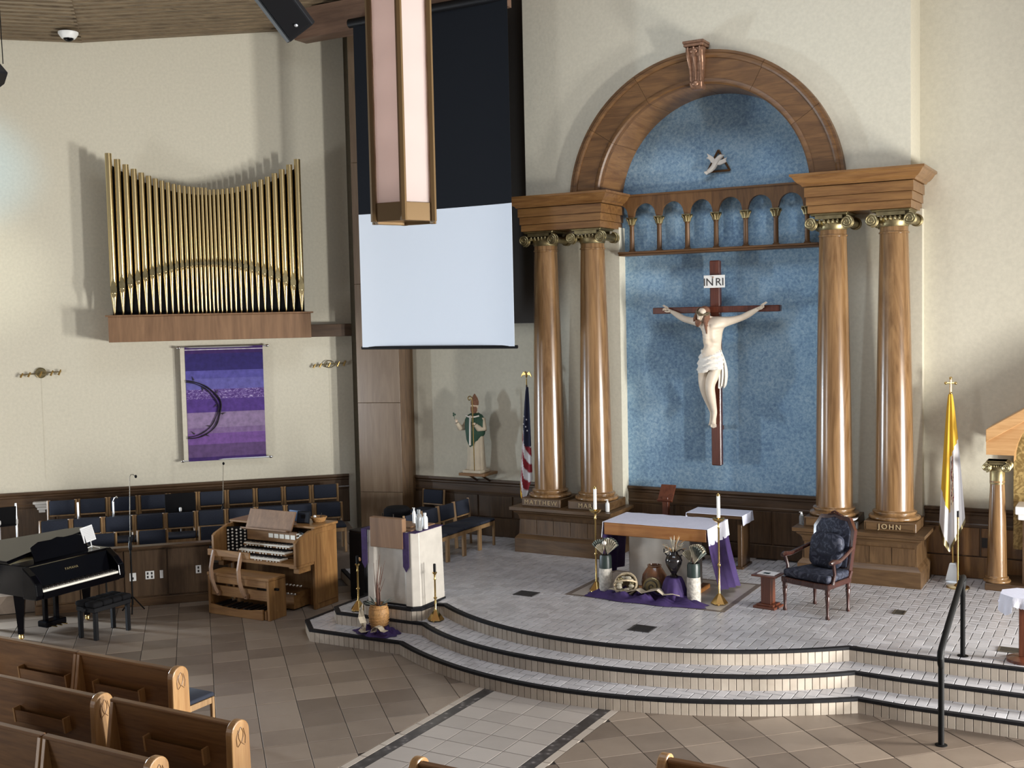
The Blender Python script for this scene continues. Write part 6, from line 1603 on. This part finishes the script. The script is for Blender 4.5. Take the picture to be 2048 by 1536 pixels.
# local: keyboard faces +x, tail towards -x; bass side at -y
curve = [(-0.24, -0.68), (-1.55, -0.68), (-1.68, -0.61), (-1.73, -0.44), (-1.68, -0.24), (-1.54, -0.04), (-1.32, 0.16), (-1.10, 0.38), (-0.95, 0.55), (-0.76, 0.67), (-0.24, 0.68)]
mb = MB(); inner = [(x * 0.985 + 0.005, y * 0.955) for x, y in curve]
n = len(curve); rings = []
for i in range(n):
    (ox, oy), (ix, iy) = curve[i], inner[i]
    rings.append([Vector((ox, oy, 0.62)), Vector((ox, oy, 1.0)), Vector((ix, iy, 1.0)), Vector((ix, iy, 0.62))])
mb.loft(rings).build('rim', 'black_lacquer', pn, smooth=True, ang=30)
MB().prism(inner, 0.64, 0.70).build('soundboard', 'black_lacquer', pn)
MB().prism([(x * 0.96 - 0.05, y * 0.93) for x, y in curve], 0.86, 0.885).build('iron_frame', 'old_gold', pn)
for sy in (-1, 1):
    ya, yb = sorted((sy * 0.70, sy * 0.60)); MB().prism([(-0.25, 0.60), (0.0, 0.60), (0.02, 0.66), (0.0, 0.80), (-0.10, 0.90), (-0.25, 1.0)], ya, yb, 'y').build('arm_block', 'black_lacquer', pn, bev=0.012, bseg=2)
MB().box(-0.25, 0.02, -0.60, 0.60, 0.60, 0.66).build('key_bed', 'black_lacquer', pn, bev=0.006)
kb = MB().box(-0.14, 0.005, -0.595, 0.595, 0.685, 0.715).build('white_keys', 'ivory', pn, bev=0.002)
mb = MB()
for i in range(52):
    if i % 7 in (1, 4): continue
    y = -0.595 + 1.19 * (i + 1) / 52; mb.box(-0.14, -0.045, y - 0.005, y + 0.005, 0.715, 0.728)
mb.build('black_keys', 'ink', kb)
MB().box(0.005, 0.025, -0.60, 0.60, 0.63, 0.69).build('key_slip', 'black_lacquer', pn)
FM = Matrix.Translation((-0.15, 0, 0.70)) @ Matrix.Rotation(math.radians(-14), 4, 'Y')
fb = MB().box(-0.03, 0.0, -0.60, 0.60, 0.0, 0.29, FM).build('fallboard', 'black_lacquer', pn, bev=0.005)
lt = lettering('YAMAHA', 0.045, 'old_gold', fb, (-0.186, -0.02, 0.86), (PI / 2, 0, PI / 2), 0.001, 1.2)
lt.rotation_euler = (PI / 2 - math.radians(0), 0, PI / 2); lt.location = FM @ Vector((0.003, 0.0, 0.17))
lt.rotation_euler = (FM.to_3x3() @ Matrix.Rotation(PI / 2, 3, 'Z') @ Matrix.Rotation(PI / 2, 3, 'X')).to_euler()
# lid on its short stick, front flap folded back
LA = math.radians(9)
LM = Matrix.Translation((0, -0.69, 1.01)) @ Matrix.Rotation(LA, 4, 'X') @ Matrix.Translation((0, 0.69, 0))
MB().prism([(x - 0.28 if x > -0.5 else x, y * 1.01) for x, y in curve], 0.0, 0.022, 'z', LM).build('lid', 'black_lacquer', pn, bev=0.004)
MB().box(-0.78, -0.53, -0.69, 0.60, 0.026, 0.044, LM).build('folded_flap', 'black_lacquer', pn, bev=0.004)
MB().tube([(-0.70, 0.60, 1.0), LM @ Vector((-0.70, 0.50, 0.0))], 0.012, 8).build('lid_stick', 'black_lacquer', pn)
DM = Matrix.Translation((-0.36, 0, 1.0)) @ Matrix.Rotation(math.radians(-20), 4, 'Y')
MB().prism([(-0.42, 0.0), (0.42, 0.0), (0.42, 0.20), (0.30, 0.25), (0.10, 0.245), (0.0, 0.265), (-0.10, 0.245), (-0.30, 0.25), (-0.42, 0.20)], -0.012, 0.012, 'x', DM).build('music_desk', 'black_lacquer', pn, bev=0.004)
MB().box(-0.52, -0.24, -0.64, 0.64, 0.985, 1.005).build('desk_shelf', 'black_lacquer', pn)
for x, y in ((-0.55, -0.52), (-0.55, 0.52), (-1.40, -0.35)):
    MB().lathe([(0.05, 0.08), (0.055, 0.12), (0.05, 0.14), (0.068, 0.35), (0.085, 0.50), (0.095, 0.62)], cx=x, cy=y, seg=4).build('leg', 'black_lacquer', pn)
    MB().lathe([(0.02, 0.012), (0.032, 0.02), (0.032, 0.06), (0.02, 0.08)], cx=x, cy=y, seg=12).ball((x, y, 0.03), 0.03).build('caster', 'brass', pn, smooth=True)
for y in (-0.085, 0.085): MB().box(-0.66, -0.60, y - 0.028, y + 0.028, 0.12, 0.64).build('lyre_post', 'black_lacquer', pn, bev=0.008)
MB().box(-0.70, -0.52, -0.16, 0.16, 0.06, 0.14).build('pedal_box', 'black_lacquer', pn, bev=0.01)
for y in (-0.08, 0.0, 0.08): MB().box(-0.52, -0.42, y - 0.012, y + 0.012, 0.07, 0.085).build('pedal', 'brass', pn, bev=0.004)
q = thing('piano_bench', 'black tufted piano bench beside the piano keyboard', 'bench', (-6.40, 10.02, 0))
MB().box(-0.16, 0.18, -0.30, 0.30, 0.36, 0.42).build('frame', 'black_satin', q, bev=0.006)
for i in range(2):
    for j in range(4): MB().box(-0.17 + 0.18 * i, 0.01 + 0.18 * i, -0.31 + 0.155 * j, -0.155 + 0.155 * j, 0.42, 0.49).build('tuft', 'black_matte', q, bev=0.025, bseg=2, smooth=True, ang=60)
for x in (-0.13, 0.15):
    for y in (-0.26, 0.26): MB().box(x - 0.026, x + 0.026, y - 0.026, y + 0.026, 0, 0.36).build('leg', 'black_satin', q, bev=0.006)
for y in (-0.32, 0.32): MB().lathe([(0.03, -0.018), (0.03, 0.018)], seg=14, M=Matrix.Translation((0.01, y, 0.39)) @ Matrix.Rotation(PI / 2, 4, 'X')).build('knob', 'black_satin', q, smooth=True)
q = thing('music_sheet_stand', 'open sheet music on a small wire desk stand atop the piano', 'stand', (-7.02, 10.40, 1.005))
SM = Matrix.Translation((-0.03, 0, 0.09)) @ Matrix.Rotation(math.radians(20), 4, 'Z') @ Matrix.Rotation(math.radians(-16), 4, 'Y')
sh = MB().box(-0.003, 0.003, -0.15, 0.15, 0.0, 0.21, SM).build('sheet', 'paper', q)
mb = MB()
for k in range(8): mb.box(0.0032, 0.004, -0.13, 0.13, 0.025 + 0.022 * k, 0.030 + 0.022 * k, SM)
mb.build('printed_staves', 'silver_paint', sh)
MB().tube([(0, 0, 0.01), (-0.03, 0, 0.12)], 0.006, 6).build('post', 'white_plastic', q)
for a_ in (0.4, 2.5, 4.6): MB().tube([(0, 0, 0.03), (0.11 * math.cos(a_), 0.11 * math.sin(a_), 0.005)], 0.006, 6).build('foot', 'white_plastic', q)

# ================================================================== STANDS IN THE CHOIR
def tripod(o, H, mat, r=0.012, spread=0.24):
    MB().tube([(0, 0, 0.10), (0, 0, H)], r, 8).build('pole', mat, o, smooth=True)
    for i in range(3):
        a_ = i * 2 * PI / 3 + 0.5; MB().tube([(0, 0, 0.22), (spread * math.cos(a_), spread * math.sin(a_), 0.008)], r * 0.8, 6).build('leg', mat, o, smooth=True)
def desk_stand(label, loc, rz, H, tilt=-14, polemat='silver_paint'):
    o = thing('music_stand', label, 'music stand', loc, rz, group='music stands in the choir')
    tripod(o, H - 0.12, polemat)
    M = Matrix.Translation((0, 0.02, H - 0.18)) @ Matrix.Rotation(math.radians(tilt), 4, 'X')
    MB().box(-0.23, 0.23, 0.0, 0.012, 0.0, 0.30, M).build('desk', 'black_matte', o, bev=0.006)
    MB().box(-0.23, 0.23, -0.05, 0.0, 0.0, 0.01, M).build('ledge', 'black_matte', o)
    MB().lathe([(0.02, H - 0.16), (0.022, H - 0.12), (0.016, H - 0.10)], seg=12).build('collar', 'white_plastic', o, smooth=True)
    return o
desk_stand('black music desk on a silver pole among the choir chairs', LW(3.52, 1.22, 0.40), A45, 0.86)
desk_stand('black music desk cut by the left edge of the picture', LW(0.93, 1.25, 0.40), A45 + 0.3, 0.84, 20)
def silver_stand(label, loc, H, head):
    o = thing('silver_stand', label, 'stand', loc, A45, group='slim silver poles in the choir')
    tripod(o, H, 'silver_paint', 0.016, 0.2)
    MB().lathe([(0.02, H * 0.6), (0.024, H * 0.62), (0.024, H * 0.68), (0.018, H * 0.70)], seg=12).build('collar', 'white_plastic', o, smooth=True)
    if head: MB().tube([(0, 0, H), (0.03, -0.02, H + 0.05), (0.06, -0.03, H + 0.07)], [0.012, 0.016, 0.02], 8).build('mic_head', 'chrome', o, smooth=True)
    return o
silver_stand('slim silver pole standing alone left of the white corbel', LW(1.13, 1.0, 0.55), 0.80, False)
silver_stand('slim silver pole in front of the first back-row chairs', LW(2.02, 1.1, 0.40), 0.92, False)
silver_stand('silver pole with microphone before the third back-row chair', LW(2.53, 1.1, 0.40), 0.90, True)
def mic_stand(label, loc, H, hook):
    o = thing('microphone_stand', label, 'mic stand', loc, A45, group='tall thin microphone stands')
    tripod(o, H * 0.55, 'black_iron', 0.012, 0.17)
    MB().tube([(0, 0, H * 0.5), (0.03, 0, H - 0.03)] + ([(0.045, 0, H), (0.075, 0, H), (0.11, 0, H - 0.03)] if hook else [(0.035, 0, H)]), 0.005, 8).build('boom', 'drain_metal', o, smooth=True)
    p = Vector((0.11, 0, H - 0.03)) if hook else Vector((0.035, 0, H))
    MB().ball(p, 0.018, 1, 1, 1.3).build('capsule', 'black_matte', o, smooth=True)
    MB().lathe([(0.018, H * 0.45), (0.024, H * 0.46), (0.024, H * 0.5), (0.014, H * 0.52)], seg=10).build('clutch', 'black_satin', o, smooth=True)
    return o
mic_stand('tall thin microphone stand with hooked tip beside the piano', LW(2.86, 2.93, 0.0), 1.93, True)
mic_stand('tall thin microphone stand rising behind the organ console', LW(4.16, 1.15, 0.40), 1.40, False)
q = thing('snare_pot', 'small black drum pot beside the piano keyboard', 'drum', (-7.30, 10.85, 0.0))
MB().lathe([(0.10, 0.46), (0.105, 0.48), (0.105, 0.62), (0.10, 0.64), (0.001, 0.642)], seg=20).build('shell', 'black_satin', q, smooth=True)
MB().tube([(0, 0, 0.1), (0, 0, 0.47)], 0.012, 8).build('post', 'black_iron', q)
for i in range(3):
    a_ = i * 2 * PI / 3; MB().tube([(0, 0, 0.2), (0.11 * math.cos(a_), 0.11 * math.sin(a_), 0.006)], 0.008, 6).build('leg', 'black_iron', q)

q = MB().prism([(-0.22, -0.09), (0.20, -0.10), (0.14, 0.07), (-0.20, 0.09)], 0, 0.006).build('paper', 'paper', None, LW(1.03, 2.08, 0.142), A45)
tag(q, 'white paper lying on the low tiled step at the left edge', 'paper')
# ================================================================== PEWS
def pew(label, xa, xb, y, end_l, end_r, racks, seat=True):
    # back faces -y (towards the camera); y = rear face of the round-topped end
    o = thing('pew', label, 'pew', ((xa + xb) / 2, y, 0), group='oak pews')
    w = (xb - xa) / 2
    def endpanel(x, t):
        prof = [(-0.06, 0.0), (0.17, 0.0), (0.15, 0.40)] + [(0.04 + 0.10 * math.cos(a), 0.76 + 0.10 * math.sin(a)) for a in [i * PI / 12 for i in range(13)]]
        e = MB().prism(prof, x - t / 2, x + t / 2, 'x').build('end_panel', 'pew_end_wood', o, bev=0.010, bseg=2)
        return e
    bM = Matrix.Translation((0, 0.015, 0)) @ Matrix.Rotation(math.radians(-6), 4, 'X')
    mb = MB()
    Bk = Matrix.Translation((0, 0.10, 0.12)) @ Matrix.Rotation(math.radians(7), 4, 'X')
    l0 = -w + (0.035 if end_l else 0.0); l1 = w - (0.035 if end_r else 0.0)
    MB().box(l0, l1, -0.012, 0.018, 0.0, 0.70, Bk).build('back', 'pew_wood', o, bev=0.004)
    MB().box(l0, l1, -0.028, 0.030, 0.695, 0.725, Bk).build('top_rail', 'pew_wood', o, bev=0.008)
    if seat:
        MB().box(l0, l1 - 0.28, 0.10, 0.44, 0.38, 0.42).build('seat', 'pew_wood', o, bev=0.006)
        for x in (l0 + 0.1, l1 - 0.34): MB().box(x - 0.02, x + 0.02, 0.13, 0.40, 0.0, 0.38).build('seat_support', 'pew_wood', o)
    if end_r: 
        e = endpanel(w, 0.07)
        # carved loop emblem on the rear rounded edge
    for x, on in ((-w + 0.02, not end_l), (w - 0.02, not end_r)):
        if on: MB().prism([(-0.01, 0.82), (0.03, 0.82), (0.12, 0.0), (-0.14, 0.0)], x - 0.02, x + 0.02, 'x').build('plain_end', 'pew_end_wood', o, bev=0.004)
    if end_l: endpanel(-w, 0.07)
    for rx, rw in racks:
        r = MB().box(rx - rw / 2, rx + rw / 2, -0.075, -0.065, 0.36, 0.46, Bk).build('book_rack', 'pew_wood', o)
        MB().box(rx - rw / 2, rx + rw / 2, -0.075, -0.012, 0.35, 0.362, Bk).build('rack_floor', 'pew_wood', r)
        for sx in (-1, 1): MB().box(rx + sx * rw / 2 - 0.01, rx + sx * rw / 2 + 0.01, -0.08, -0.012, 0.345, 0.48, Bk).build('rack_end', 'pew_end_wood', r)
    return o
def emblem(o, x):
    # carved outline on the aisle face of the end panel
    xf = x + 0.037; k0 = 1.5
    c = MB()
    def P(u, v): return (xf, 0.04 + u * k0, 0.66 + (v - 0.66) * k0)
    for k in (-1, 1):
        c.tube([P(k * 0.004, 0.675), P(k * 0.016, 0.70), P(k * 0.018, 0.725), P(k * 0.006, 0.75), P(-k * 0.004, 0.755)], 0.003, 5)
        c.tube([P(k * 0.030, 0.66), P(k * 0.034, 0.70), P(k * 0.020, 0.745)], 0.003, 5)
        c.tube([P(k * 0.024, 0.655), P(0, 0.675), P(-k * 0.016, 0.662)], 0.003, 5)
    c.build('carved_emblem', 'pew_wood', o)
p = pew('front pew at lower left, the segment ending at the lone chair', -3.66, -2.36, 7.36, False, True, [(-0.1, 0.62)], False)
emblem(p, 0.65); p = pew('front pew segment at the far left edge', -5.10, -3.67, 7.36, False, False, [(0.22, 0.7)], False)
p = pew('second-row pew at left, round end left of the joint', -4.6, -2.40, 6.52, False, True, [(0.36, 0.66)])
emblem(p, 1.10)
p = pew('second-row pew beside the centre aisle at lower left', -2.26, -0.87, 6.54, False, True, [(0.05, 0.66)])
emblem(p, 0.695)
p = pew('third-row pew at the bottom edge, left of the aisle', -2.05, -0.88, 5.70, False, True, [])
emblem(p, 0.585)
pew('third-row pew segment at the bottom left corner', -4.0, -2.07, 5.70, False, False, [])
pew('second-row pew right of the aisle, only its round end showing', 0.86, 2.4, 6.54, True, False, [])
pew('front pew right of the aisle, only its round end showing', 2.42, 4.2, 7.38, True, False, [])
